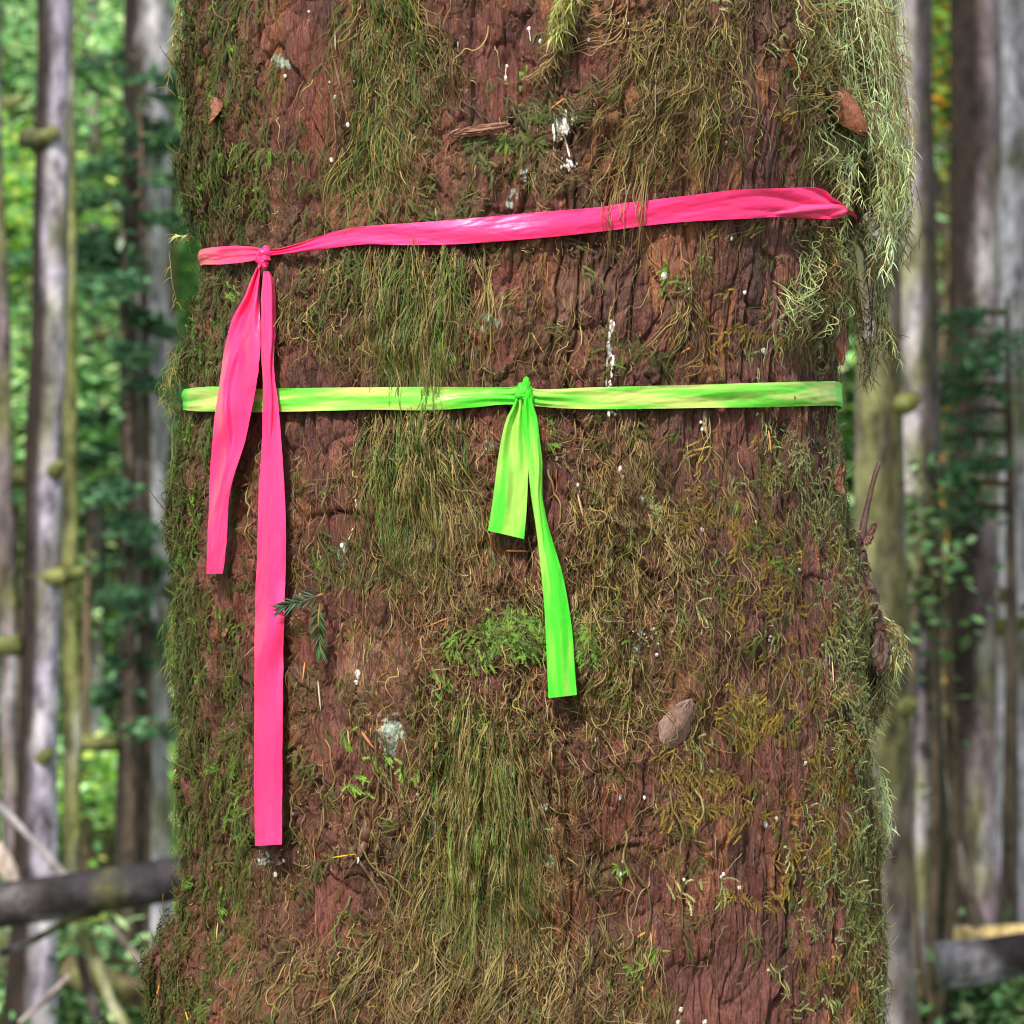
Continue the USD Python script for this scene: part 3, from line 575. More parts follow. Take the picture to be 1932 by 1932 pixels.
th, z, sc, roll, lift, kd = place(13000, lambda u, v: np.clip((field(u, v, GREENS) + .9 * smooth01((410 - u) / 50)) * (.35 + .9 * clump(u, v, 73, 60)) + .05 * clump(u, v, 74, 25), 0, 1), lambda u, v: pick({'deep': 1.1, 'green': .8, 'bright': .15 + 2.5 * float(abs(u - 1000) < 120 and abs(v - 1195) < 70)}), 1.1, .6)
instancer('feather_moss', 'short dark green feathery moss on the left side of the big trunk', 'moss', kd, th, z, sc, roll, lift)
th, z, sc, roll, lift, kd = place(10000, lambda u, v: np.clip((field(u, v, GOLDS) * 1.1 + field(u, v, PALES) * 1.0 + .10 * (u > 1250) + .75 * smooth01((u - 1530) / 60)) * (.25 + 1.0 * clump(u, v, 75)), 0, 1), lambda u, v: pick({'gold': .05 + float(field(np.array(u), np.array(v), GOLDS)), 'pale': .05 + float(field(np.array(u), np.array(v), PALES)) + .8 * float(u > 1540), 'green': .06, 'straw': .10, 'olive': .12}), 1.2, .7)
instancer('pale_moss', 'golden and pale green moss on the right side of the big trunk', 'moss', kd, th, z, sc, roll, lift)

CRESTS = [([(1250, 1452), (1300, 1462), (1360, 1466), (1420, 1486)], 'gold'), ([(1290, 1530), (1340, 1522), (1400, 1524), (1440, 1540)], 'gold'), ([(1345, 1690), (1390, 1686), (1420, 1700), (1455, 1712)], 'gold'), ([(1585, 1395), (1592, 1450), (1584, 1510), (1556, 1560), (1548, 1620), (1535, 1680)], 'gold'), ([(1590, 1560), (1582, 1640)], 'gold'),
          ([(1600, 1760), (1592, 1840), (1606, 1930)], 'gold'), ([(1455, 870), (1452, 960), (1448, 1010)], 'gold'), ([(1390, 615), (1440, 632), (1490, 640)], 'gold'), ([(1225, 664), (1262, 680)], 'deep'), ([(560, 345), (610, 350), (655, 330)], 'deep'), ([(470, 300), (560, 290)], 'deep'), ([(1010, 225), (1080, 220), (1140, 210)], 'deep'), ([(880, 265), (960, 268), (1030, 262)], 'green'),
          ([(590, 1035), (650, 1040), (700, 1056)], 'deep'), ([(640, 1085), (700, 1098)], 'deep'), ([(1110, 830), (1160, 842)], 'deep'), ([(1480, 810), (1500, 850), (1530, 880)], 'pale'), ([(1560, 780), (1575, 850), (1582, 930)], 'pale'), ([(1420, 1310), (1450, 1350), (1470, 1400)], 'gold'), ([(1330, 940), (1310, 980), (1290, 1000)], 'gold'), ([(1210, 940), (1240, 960), (1250, 990)], 'pale'), ([(1500, 1680), (1520, 1740), (1540, 1770)], 'pale'), ([(1370, 985), (1420, 1000)], 'gold'), ([(1130, 620), (1180, 650)], 'deep'), ([(500, 700), (520, 720)], 'deep'), ([(420, 1060), (470, 1060)], 'deep')]
cu, cv, ck = [], [], []
for P, kk in CRESTS:
    P = np.asarray(P, float); d = np.r_[0, np.cumsum(np.linalg.norm(np.diff(P, axis=0), axis=1))]; t = np.arange(0, d[-1], 5.0)
    cu += list(np.interp(t, d, P[:, 0]) + rng.normal(0, 3, len(t))); cv += list(np.interp(t, d, P[:, 1]) + rng.normal(0, 3, len(t))); ck += [kk] * len(t)
cu, cv = np.array(cu), np.array(cv); th, z = pix_surf(cu, cv)
instancer('crest_moss', 'thin rows of small feathery moss creeping across the bare bark', 'moss', ck, th, z, rng.uniform(.5, .85, len(th)), rng.normal(0, .7, len(th)), np.full(len(th), .001))

n_c = 230; cu = np.concatenate([rng.normal(975, 42, n_c), rng.normal(1092, 12, 50)]); cv = np.concatenate([1190 + rng.normal(0, 15, n_c) + ((cu[:n_c] - 975) / 42) ** 2 * 4, rng.normal(1205, 18, 50)])
th, z = pix_surf(cu, cv)
instancer('moss_cushion', 'dense bright green moss cushion behind the lower end of the long green tail', 'moss', ['bright' if rng.random() < .75 else 'green' for _ in cu], th, z, rng.uniform(.5, .95, len(cu)), rng.normal(0, .7, len(cu)), rng.uniform(0, .004, len(cu)))

# long strands that trail down over the bark
def strands(name, label, spots, n, lens, cols, seed, width=(.0006, .0012), lift=.004, lean=0.0, wander=.35, cat='moss', kind='stuff', k=9, lock=True):
    r_ = np.random.default_rng(seed)
    ws = np.array([s[4] * s[2] * s[3] for s in spots], float); ws = ws / ws.sum()
    S = np.array([s[:4] for s in spots], float)[r_.choice(len(spots), size=n * 7, p=ws)]
    u, v, L = r_.normal(S[:, 0], S[:, 2] * .6), r_.normal(S[:, 1], S[:, 3] * .6), r_.uniform(*lens, n * 7)
    hit = on_tape(u, v) | on_tape(u, v + L * 800) | on_tape(u, v + L * 1500) | on_tape(u, v + L * 400) | on_tape(u, v + L * 1150) | on_tape(u, v + L * 200) | on_tape(u, v + L * 600) | on_tape(u, v + L * 950) | on_tape(u, v + L * 1320)
    ok = (r_.random(len(u)) < .06 + .94 * smooth01(fbm2(u / 42, v / 70, 300 + seed % 7, 3) * 5 - 2.1)) & (u > 320) & (u < 1660) & (v > -90) & (v < 1980) & (~hit | (r_.random(len(u)) > .985))
    u, v, L = u[ok][:n], v[ok][:n], L[ok][:n]; n = len(u)
    g = 6 if lock else 1; m_ = -(-n // g); own = np.repeat(np.arange(m_), g)[:n]
    if lock: u, v = u[:m_][own] + r_.normal(0, 2.6, n), v[:m_][own] + r_.normal(0, 16, n)
    th, z = pix_surf(u, v); a = r_.normal(lean, .25, m_)[own]; lf = lift * r_.uniform(.4, 1.6, n) * r_.uniform(.6, 1.5, m_)[own]; ph = r_.uniform(0, 6, n); P = []
    for q in range(k):
        t = q / (k - 1)
        P.append(surf(th, z, height(th, z) + lf * (.4 + 1.2 * math.sin(math.pi * min(t + .1, 1))) * (.6 + .5 * np.sin(ph + t * 5) ** 2)))
        st = L / (k - 1); th = th + np.sin(a) * st / .41; z = z - np.cos(a) * st; a = a + r_.normal(0, wander, m_)[own] + r_.normal(0, wander * .35, n) - .25 * (a - lean)
    P = np.stack(P, 1); cc = np.asarray(cols)[r_.integers(len(cols), size=m_)][own] * r_.uniform(.5, 1.6, m_)[own][:, None] * r_.uniform(.75, 1.25, n)[:, None]
    return tag(curves(name, list(P), r_.uniform(*width, n), cc, M_strand), label, cat, kind=kind)
OC = [c_olive, c_green * .75, c_green * .95, c_straw * .85, c_olive * .8, c_brown]
strands('moss_drape', 'long hanging olive moss drape on the trunk, left of centre, crossing behind the green tape', [(790, 560, 90, 130, 1), (800, 830, 80, 70, 1)], 1150, (.06, .20), OC, 1, wander=.2)
strands('moss_drape', 'dense hanging moss drape low on the trunk below the green tails', [(890, 1400, 70, 90, 1), (900, 1560, 80, 90, 1)], 1000, (.06, .22), OC, 2, wander=.2)
strands('moss_drape', 'straw coloured moss strands sweeping down from the top onto the pink tape, right of centre', [(1300, 60, 90, 80, 1), (1280, 200, 70, 110, 1)], 620, (.04, .16), [c_straw, c_olive, c_olive * .8, c_brown, c_brown * .7], 3, lean=-.25, wander=.45)
strands('moss_drape', 'brown-green moss strands trailing from the top of the trunk beside the large smooth bark plate', [(730, 30, 50, 70, 1), (730, 200, 70, 120, 1)], 800, (.06, .18), [c_olive, c_brown, c_green * .8], 4, lean=-.05)
strands('moss_strands', 'thin brown moss strands and rootlets straggling all over the big trunk', [(950, 966, 420, 620, 1)], 1900, (.02, .09), [c_brown, c_rust, c_straw, c_olive, c_brown * .7], 5, lift=.003, wander=.35, lock=False)
strands('moss_drape', 'shaggy moss over the dark hollow at the top right of the trunk', [(1560, 100, 45, 120, 1), (1580, 300, 40, 90, 1)], 900, (.03, .10), [c_olive, c_pale * .5, c_olive * .8, c_pale * .7, c_brown], 16, width=(.0007, .0014), lift=.012, wander=.6)
strands('moss_drape', 'pale dry moss drape under the right end of the pink tape', [(1530, 500, 35, 70, 1), (1490, 580, 40, 50, .5)], 420, (.03, .09), [c_pale * .75, c_olive, c_brown, c_pale * .5], 17, width=(.0007, .0013), lift=.008, wander=.55)
strands('moss_drape', 'soft long olive-green moss locks hanging straight down left of centre through the green tape line', [(770, 500, 55, 60, 1), (800, 560, 45, 110, 1), (790, 830, 50, 60, 1.2), (740, 860, 40, 50, .6)], 1100, (.07, .16), [c_olive, c_green * .9, c_olive * .8, c_straw * .8, c_green * .7], 61, width=(.0005, .0011), lift=.009, wander=.10, k=12)
strands('moss_drape', 'soft long olive-green moss locks hanging straight down low on the trunk, left of centre', [(890, 1390, 50, 50, 1), (905, 1480, 55, 80, 1.2), (860, 1560, 40, 60, .8)], 1200, (.08, .20), [c_olive, c_green * .9, c_olive * .8, c_straw * .85, c_green * .7], 62, width=(.0005, .0011), lift=.009, wander=.10, k=12)
strands('tangled_moss', 'tangled olive and tan moss threads over the middle and the right of the big trunk', [(900, 1450, 130, 260, 1.2), (1180, 1100, 140, 260, 1), (740, 200, 110, 200, .8), (1290, 200, 100, 170, .9), (790, 700, 110, 230, .8), (1290, 650, 60, 140, .7), (1000, 1830, 260, 80, .7), (640, 1800, 160, 90, .6), (620, 600, 110, 90, .5)], 1000, (.03, .10), [c_olive, c_straw * .85, c_brown, c_olive * .65, c_green * .7, c_olive * 1.2], 18, width=(.0006, .0016), lift=.007, wander=.55, lock=False, k=12)
strands('mossy_rootlets', 'thicker dark rootlets and moss ropes winding down the big trunk', [(700, 250, 160, 200, 1), (1250, 200, 120, 160, .7), (860, 1500, 260, 260, 1.6), (800, 800, 260, 200, 1), (1250, 1200, 160, 200, .8), (420, 700, 60, 500, .5), (1520, 250, 60, 160, .6)], 200, (.04, .18), [c_brown * .7, c_olive * .6, c_brown * .9, c_olive * .8], 15, width=(.0012, .0028), lift=.006, wander=.26, k=16, lock=False)
strands('moss_drape', 'pale dry moss strands hanging at the lower edge of the trunk', [(1000, 1800, 190, 60, 1), (720, 1820, 150, 50, .8), (1210, 1800, 50, 60, .5)], 620, (.05, .14), [c_straw * .8, c_olive * .85, c_brown, c_olive * .7], 6)
strands('moss_drape', 'tangled straw moss strands right of the green tape knot above and below the band', [(1310, 620, 35, 110, 1), (1200, 960, 110, 140, 1), (1130, 1160, 110, 120, .8)], 800, (.03, .10), [c_straw, c_olive, c_brown, c_brown * .7], 7, wander=.35)

# ------------------------------------------------------------------ free-hanging moss at the edges of the trunk
def hang(paths, n, spread, depth, cols, seed, width=(.0008, .0016), wig=5, pts=12, short=0.0):
    """strands along picture paths, at the depth of the trunk's edge; side shoots along each"""
    r_ = np.random.default_rng(seed); lines, w_, cc = [], [], []
    for k in range(n):
        P = np.asarray(paths[r_.integers(len(paths))], float)
        d = np.r_[0, np.cumsum(np.linalg.norm(np.diff(P, axis=0), axis=1))]; d /= d[-1]
        a, b = r_.uniform(0, .35), r_.uniform(.6, 1.0)
        if r_.random() < short: a = r_.uniform(0, .8); b = a + r_.uniform(.12, .3)
        t = np.linspace(a, b, pts)
        ph = r_.uniform(0, 6, 4)
        u = PchipInterpolator(d, P[:, 0])(t) + r_.normal(0, spread) + wig * np.sin(t * 7 + ph[0]) * .6 + wig * .3 * np.sin(t * 15 + ph[1])
        v = PchipInterpolator(d, P[:, 1])(t) + r_.normal(0, spread) + wig * .5 * np.sin(t * 11 + ph[2])
        y = depth[0] + r_.uniform(0, 1) * (depth[1] - depth[0]) + .006 * np.sin(t * 8 + ph[3])
        L = pix_at(u, v, y)
        c = cols[r_.integers(len(cols))] * r_.uniform(.7, 1.3)
        lines.append(L); w_.append(r_.uniform(*width)); cc.append(c)
        for _ in range(8):      # side shoots
            q = r_.integers(1, pts - 1); dn = L[q] - L[q - 1]; dn /= np.linalg.norm(dn)
            sd = dn * .6 + np.array([r_.normal(0, .8), r_.normal(0, .3), r_.normal(-.3, .3)]); sd /= np.linalg.norm(sd)
            ll = r_.uniform(.006, .018)
            lines.append(np.array([L[q], L[q] + sd * ll * .5, L[q] + sd * ll + np.array([0, 0, -.003])])); w_.append(.0009); cc.append(c * 1.15)
    return lines, w_, cc
def hanging(name, label, paths, n, spread, depth, cols, seed, **kw):
    l, w_, cc = hang(paths, n, spread, depth, cols, seed, **kw)
    return tag(curves(name, l, w_, cc, M_strand), label, 'moss', kind='stuff')
PC = [c_pale, c_pale * .85, c_mint, c_straw, c_olive]
PC = [c_pale * .8, c_pale * .5, c_mint * .75, c_olive, c_pale * .6, c_brown, c_straw * .8, c_pale * .9]
hanging('hanging_moss', 'thick pale green curtain of hanging moss at the top right edge of the trunk', [[(1545, -60), (1560, 60), (1570, 160), (1575, 260)], [(1585, -60), (1600, 80), (1612, 200), (1604, 330), (1580, 430)], [(1620, -60), (1640, 80), (1662, 200), (1668, 320), (1630, 440)], [(1655, -60), (1670, 60), (1684, 180), (1696, 300), (1692, 380), (1662, 440)], [(1600, 150), (1650, 260), (1694, 330), (1688, 420), (1655, 520)], [(1550, 60), (1590, 140), (1640, 230), (1668, 330), (1640, 420)], [(1530, 200), (1570, 250), (1600, 330), (1590, 420)], [(1520, 100), (1545, 200), (1540, 300)]], 1250, 14, (-.20, .05), PC, 21, wig=17, short=.7, width=(.0005, .0011))
hanging('hanging_moss', 'long tail of pale hanging moss at the right edge between the pink and green tapes', [[(1595, 410), (1635, 440), (1660, 500), (1668, 570), (1662, 650), (1648, 735)], [(1600, 425), (1640, 480), (1655, 560), (1650, 640), (1640, 700), (1650, 760)], [(1640, 560), (1665, 610), (1680, 660), (1688, 690)], [(1600, 470), (1612, 560), (1622, 640), (1630, 700)]], 95, 6, (-.05, .04), PC + [c_brown, c_rust], 22, wig=8)
hanging('hanging_moss', 'fine curling moss threads hanging at the right edge low on the trunk', [[(1640, 1440), (1665, 1500), (1680, 1560), (1686, 1600)], [(1636, 1400), (1660, 1450), (1668, 1530), (1660, 1610)], [(1650, 1480), (1664, 1540), (1668, 1590), (1650, 1630)]], 26, 4, (-.05, .03), [c_pale, c_mint, c_olive], 23, width=(.0006, .001), wig=9)
hanging('hanging_moss', 'pale hanging moss hooked over the bark curl at the lower right edge', [[(1635, 1150), (1665, 1170), (1692, 1195), (1698, 1240), (1690, 1290)], [(1625, 1190), (1640, 1230), (1650, 1290), (1640, 1340)], [(1690, 1200), (1682, 1260), (1665, 1320), (1645, 1370), (1640, 1400)]], 110, 6, (-.06, .03), [c_pale * .8, c_mint * .7, c_olive, c_brown], 24, wig=11, short=.6)
hanging('hanging_moss', 'single pale moss tail hanging in the air at the top left edge of the trunk', [[(350, -40), (338, 20), (330, 70), (322, 120), (314, 178)], [(345, -40), (335, 40), (326, 90), (318, 120)]], 14, 2, (-.05, .0), [c_pale, c_olive, c_brown], 25, wig=3)
hanging('hanging_moss', 'wispy green moss threads hanging along the left edge below the green tape', [[(350, 780), (336, 850), (332, 930), (326, 1000), (335, 1060)], [(352, 1080), (335, 1160), (325, 1230), (330, 1290)], [(350, 640), (330, 690), (320, 760), (328, 800)], [(352, 1190), (340, 1260), (338, 1340), (346, 1420)], [(355, 1400), (345, 1480), (338, 1560), (345, 1600)]], 120, 7, (-.08, .0), [c_green, c_deep, c_olive, c_green * .8], 26, width=(.0007, .0012), wig=8)
hanging('hanging_moss', 'yellow-green moss wisp hanging at the top of the trunk above the pink tape', [[(1060, -40), (1055, 20), (1046, 60), (1040, 100)], [(1075, -40), (1068, 20), (1056, 50), (1044, 80)]], 70, 4, (-.45, -.42), [srgb(156, 158, 80), srgb(176, 182, 110), srgb(128, 136, 60), c_olive], 27, wig=3)
hanging('hanging_moss', 'brown moss strand curving left from the top of the trunk beside the bright wisp', [[(1105, -40), (1090, 30), (1060, 90), (1025, 130), (985, 152), (950, 158)]], 26, 3, (-.43, -.415), [c_brown, c_olive, c_straw], 28, wig=3)
hanging('hanging_moss', 'thin loose moss thread arching out from the left edge beside the pink tape end', [[(372, 440), (345, 450), (326, 470), (330, 520), (342, 590)], [(370, 440), (340, 446), (312, 444)]], 4, 2, (-.05, -.03), [c_olive, c_pale], 29, width=(.0008, .0011), wig=3)
hanging('hanging_moss', 'thin dark moss roots hanging from the mossy bulge at the lower left', [[(300, 1790), (288, 1850), (290, 1900), (300, 1960)], [(330, 1820), (312, 1880), (310, 1960)]], 40, 6, (-.1, .0), [c_brown, c_deep, c_olive], 30, wig=4)

# ------------------------------------------------------------------ bark scales, twigs, drops of resin: parts of the tree
def on_trunk(u, v, off=.004):
    th, z = pix_surf(np.array(float(u)), np.array(float(v)))
    for _ in range(2):
        h = float(height(th, z)); th, z = pix_surf(np.array(float(u)), np.array(float(v)), h + off)
    return surf(th, z, h + off), float(th), float(z)
PX = 2 * TAN * (DIST - .35) / 1932
def scale_mesh(L, W, bend, thick, seed, point=.6, roll=.5, rag=1.0):
    """a woody bark scale: pointed oval plate, bent along and across, thicker in the middle"""
    n, m = 22, 12
    a, b = np.meshgrid(np.linspace(-1, 1, n), np.linspace(-1, 1, m), indexing='ij')
    half = (1 - np.abs(a) ** (2.2)) ** .6 * (1 - point * .5 * np.clip(a, 0, 1))
    ns = fbm2(a * 3 + seed, b * 2.0, seed, 3) - .5
    x = a * L / 2 * (1 + .06 * ns); y = b * half * W / 2 * (1 + .9 * rag * ns) + .12 * rag * W * (fbm2(a * 7 + seed, b * .5, seed + 5, 2) - .5)
    zt = bend * (a ** 2) * L - roll * (b * half) ** 2 * W * .5 + rag * .0022 * (fbm2(a * 4 + seed, b * 9, seed + 1, 3) - .5) * 2 + rag * .0012 * np.sin(b * 14 + 3 * fbm2(a * 3, b, seed))
    G = np.stack([x, y, zt], -1)
    return sheet_flat(G, thick)
def sheet_flat(G, thick):
    n, m = G.shape[:2]
    nr = np.cross(np.gradient(G, axis=0), np.gradient(G, axis=1)); nr = nr / (np.linalg.norm(nr, axis=2, keepdims=True) + 1e-12)
    V = np.vstack([(G + nr * thick / 2).reshape(-1, 3), (G - nr * thick / 2).reshape(-1, 3)]); k = n * m
    i, j = np.meshgrid(np.arange(n - 1), np.arange(m - 1), indexing='ij'); i, j = i.ravel(), j.ravel()
    q = np.stack([i * m + j, (i + 1) * m + j, (i + 1) * m + j + 1, i * m + j + 1], 1)
    F = [q[:, [0, 1, 2]], q[:, [0, 2, 3]], q[:, [0, 2, 1]] + k, q[:, [0, 3, 2]] + k]
    ring = np.r_[np.arange(m), np.arange(1, n) * m + m - 1, (n - 1) * m + np.arange(m - 2, -1, -1), np.arange(n - 2, 0, -1) * m]
    r2 = np.roll(ring, -1); F += [np.stack([ring, r2 + k, r2], 1), np.stack([ring, ring + k, r2 + k], 1)]
    mesh = trimesh.Trimesh(V, np.vstack(F), process=False)
    if mesh.volume < 0: mesh.invert()
    return mesh
def bark_scale(u, v, Lp, Wp, ang, tilt, col, label, seed, off=.006, bend=.05, thick=.0018, turn=0.0, rag=1.0, roll=.5, at=None):
    m = scale_mesh(Lp * PX, Wp * PX, bend, thick, seed, roll=roll, rag=rag)
    c, th, z = on_trunk(u, v, off)
    if at is not None: c = pix_at(u, v, at); th = .7
    # local x = length, y = width, z = outward
    R = Rotation.from_euler('z', th) * Rotation.from_euler('x', np.pi / 2) * Rotation.from_euler('z', ang) * Rotation.from_euler('y', tilt) * Rotation.from_euler('x', turn)
    m.vertices = R.apply(m.vertices) + c
    n = fbm2(m.vertices[:, 0] * 60, m.vertices[:, 2] * 60, seed)
    g = obj('bark_scale', m, M_flake, tree, smooth=35, label=label)
    pts = np.array(UsdGeom.Mesh(g).GetPointsAttr().Get()); tint(UsdGeom.Mesh(g), col * (.6 + .8 * fbm2(pts[:, 0] * 80, pts[:, 2] * 80, seed))[:, None])
D = math.radians
bs_red, bs_grey = srgb(124, 76, 56), srgb(118, 92, 84)
bark_scale(402, 210, 62, 44, D(-62), -.25, bs_red, 'torn brown bark scale lifting off the mossy left edge above the pink tape', 3, off=.012)
bark_scale(425, 1178, 60, 44, D(-58), -.25, bs_red * .9, 'torn brown bark scale lifting off the left side below the short pink tail', 4, off=.012)
bark_scale(1281, 1366, 100, 58, D(60), -.12, bs_grey, 'smooth grey-brown bark scale stuck on the trunk right of the green tail', 5, off=.009, bend=-.03, thick=.004, rag=.55, roll=.55)
bark_scale(1612, 208, 98, 48, D(-56), -.2, bs_red * 1.15, 'large reddish bark scale jutting from the hanging moss at the top right', 6, thick=.012, turn=-.2, rag=.7, bend=-.09, roll=1.3, at=-.205)
bark_scale(1583, 625, 140, 40, D(83), .1, bs_red * .7, 'long dark bark scale standing out from the right edge above the green tape', 7, off=.010, bend=.03, turn=-.9)
bark_scale(1500, 122, 75, 22, D(-40), 0, srgb(130, 78, 50), 'narrow brown bark scale among the moss at the upper right', 8)
bark_scale(905, 245, 115, 18, D(8), 0, srgb(120, 84, 66), 'thin horizontal splinter of bark above the pink tape', 9, off=.008)
bark_scale(1585, 905, 60, 22, D(85), .1, bs_red * .6, 'dark bark scale on the right edge below the green tape', 10, off=.012, turn=-.6)
bark_scale(1664, 1226, 92, 40, D(70), .3, srgb(62, 40, 32), 'dark hollow bark curl at the lower right edge under hooked moss', 11, at=-.09, turn=-.5, bend=-.06, thick=.003)
bark_scale(385, 385, 46, 14, D(55), .2, bs_red * .7, 'small curled bark scale at the left edge just above the pink tape end', 12, off=.012)
bark_scale(1610, 1460, 60, 16, D(-60), .1, srgb(92, 56, 44), 'narrow dark bark scale on the lower right edge', 15, off=.014)
bark_scale(520, 1625, 0 + 34, 14, D(-15), 0, srgb(96, 70, 60), 'little dark bark scale just under the end of the long pink tail', 16, off=.006)
r = np.random.default_rng(8)
def tree_tube(name, P, rad, col, label=None, parent=tree, sides=8, rough=.25, lumps=0):
    P = np.asarray(P); rad = np.asarray(rad) * (1 + rough * (r.random(len(P)) - .5))
    m = tube(P, rad, sides)
    if lumps: m.vertices = m.vertices + np.stack([meshkit.fbm(m.vertices * 95 + k * 31, 4) - .5 for k in range(3)], 1) * lumps * 2
    g = obj(name, m, M_flake, parent, smooth=60, label=label)
    n = np.array(UsdGeom.Mesh(g).GetPointsAttr().Get()); tint(UsdGeom.Mesh(g), col * (.6 + .8 * fbm2(n[:, 0] * 90, n[:, 2] * 90, 4))[:, None]); return g
def smooth_path(P, n):
    P = np.asarray(P, float); d = np.r_[0, np.cumsum(np.linalg.norm(np.diff(P, axis=0), axis=1))]
    return np.stack([PchipInterpolator(d, P[:, k])(np.linspace(0, d[-1], n)) for k in range(P.shape[1])], 1)
tw = smooth_path([(1628, 1110), (1622, 1040), (1628, 1000), (1638, 950), (1650, 900), (1660, 870)], 22)
kn = smooth_path([(1612, 1000), (1622, 1040), (1628, 1090), (1636, 1150), (1650, 1210), (1648, 1270), (1636, 1330)], 60); kt = np.linspace(0, 1, 60)
tree_tube('burl', pix_at(kn[:, 0], kn[:, 1], -.045), (.003 + .012 * fbm2(kt * 7, kt * 0, 77) * np.sin(np.pi * kt) + .004 * np.sin(np.pi * kt)), srgb(70, 46, 38), 'dark knobbly ridge of bark on the right edge under the twig', sides=16, rough=.06, lumps=.012)
tree_tube('twig', pix_at(tw[:, 0], tw[:, 1], -.04), np.linspace(.0062, .0026, 22), srgb(92, 68, 60), 'dead broken twig sticking up from the right edge')
tw = smooth_path([(1590, 990), (1606, 1030), (1620, 1070), (1634, 1130), (1640, 1170)], 20)
tree_tube('twig', pix_at(tw[:, 0], tw[:, 1], -.05), np.linspace(.003, .0026, 20), srgb(84, 60, 48), 'thin dark twig hugging the right edge')
m = scale_mesh(52 * PX, 22 * PX, .12, .002, 33); m.vertices = Rotation.from_euler('xyz', [np.pi / 2 - .3, D(-60), .5]).apply(m.vertices) + pix_at(1641, 1008, -.04)
g = obj('bark_scale', m, M_flake, tree, smooth=35, label='curled dark bark scale at the foot of the broken twig'); pts = np.array(UsdGeom.Mesh(g).GetPointsAttr().Get()); tint(UsdGeom.Mesh(g), np.tile(srgb(100, 70, 62), (len(pts), 1)))
tw = smooth_path([(366, 960), (360, 1060), (352, 1200), (346, 1330), (346, 1430), (338, 1450), (330, 1457)], 30)
tree_tube('hanging_root', pix_at(tw[:, 0], tw[:, 1], -.05), np.linspace(.0035, .0022, 30), srgb(150, 112, 84), 'thin bare root hanging down the left edge of the trunk')
for P, lab in (([(1490, 70), (1530, 130), (1560, 170), (1580, 215)], 'thin dark rootlet crossing the moss at the upper right'), ([(660, 1600), (720, 1690), (760, 1760)], 'green moss-covered rootlet low on the left'), ([(630, 110), (655, 220), (665, 260)], 'dark rootlet along the right rim of the large smooth bark plate')):
    pp = smooth_path(P, 14); pts = np.array([on_trunk(a, b, .003)[0] for a, b in pp]); tree_tube('rootlet', pts, np.linspace(.0022, .0014, 14), srgb(96, 72, 48), lab)
tw = []
r_ = np.random.default_rng(44)
for k in range(26):
    u0 = (1158 if k % 2 else 1204) + r_.normal(0, 8); a_ = r_.normal(0, 5, 4)
    tw.append(np.array([on_trunk(u0 + a_[0] + 10, 330 + r_.uniform(-30, 20), .008)[0], on_trunk(u0 + a_[1] + 4, 372, .014)[0], on_trunk(u0 + a_[2], 405, .017)[0], on_trunk(u0 + a_[3] - 2, 432, .014)[0], on_trunk(u0 + a_[3] - 6, 455 + r_.uniform(0, 45), .007)[0]]))
tag(curves('moss_drape', tw, r_.uniform(.0006, .0013, 26), [c_straw * .9 if k % 3 else c_rust for k in range(26)], M_strand), 'few tan moss strands crossing over the pink tape right of centre', 'moss', kind='stuff')
# white drops and runs of resin on the bark
DROPS = [(998, 55, 5), (1020, 78, 5), (953, 148, 5), (956, 125, 4), (656, 236, 5), (661, 247, 6), (632, 183, 4), (622, 155, 3), (625, 302, 5), (538, 144, 4), (668, 155, 4), (583, 22, 3), (1188, 75, 6), (1228, 40, 4), (1110, 75, 4), (1185, 45, 3), (1253, 520, 7), (1300, 545, 3), (1440, 662, 6), (1405, 552, 4), (1380, 450, 4), (1370, 270, 4), (1090, 560, 3), (674, 1272, 9), (672, 1288, 5), (566, 1422, 4), (568, 1448, 4), (553, 1535, 4), (520, 1650, 5), (535, 1624, 4), (788, 1500, 4), (847, 1710, 4), (640, 1730, 4), (1170, 1505, 5), (1125, 1395, 5), (1215, 1505, 4), (1176, 1625, 4), (1170, 1650, 5), (1280, 1930, 6), (1330, 1930, 6), (1285, 1905, 5), (1445, 1555, 7), (1465, 1545, 5), (1290, 1660, 4), (1395, 1675, 5), (1360, 1655, 4), (1450, 1830, 4), (1365, 1650, 4), (1425, 985, 4), (1325, 1000, 5), (1508, 1075, 4), (1210, 940, 5), (1175, 900, 4), (1090, 915, 4), (1170, 885, 5), (1050, 865, 4), (520, 1130, 3), (645, 1030, 5), (1520, 1440, 4)]
def drop(u, v, rpx, stretch=1.3):
    c, th, z = on_trunk(u, v, .0012)
    b = trimesh.creation.icosphere(2, 1.0); p = b.vertices * (1 + 1.1 * (meshkit.fbm(b.vertices * 1.7 + u, 2) - .5))[:, None]
    rr = rpx * PX * .75; b.vertices = (Rotation.from_euler('z', th) * Rotation.from_euler('x', np.pi / 2)).apply(p * [rr, rr * stretch, .0018]) + c; return b
def white(g): n = len(UsdGeom.Mesh(g).GetPointsAttr().Get()); tint(UsdGeom.Mesh(g), np.tile(srgb(206, 203, 198), (n, 1)))
for u, v, q in DROPS: white(obj('resin_drop', drop(u, v, q), M_small, tree, smooth=True))
def run(pts, w_, label):
    parts = []
    for a, b in zip(pts[:-1], pts[1:]):
        L = [on_trunk(*(np.array(a) + (np.array(b) - a) * t), .001)[0] for t in np.linspace(0, 1, 5)]
        parts.append(tube(L, np.array([.7, 1, .8, 1.1, .6]) * w_ * PX, 5))
    white(obj('resin_run', concat(parts), M_small, tree, smooth=True, label=label))
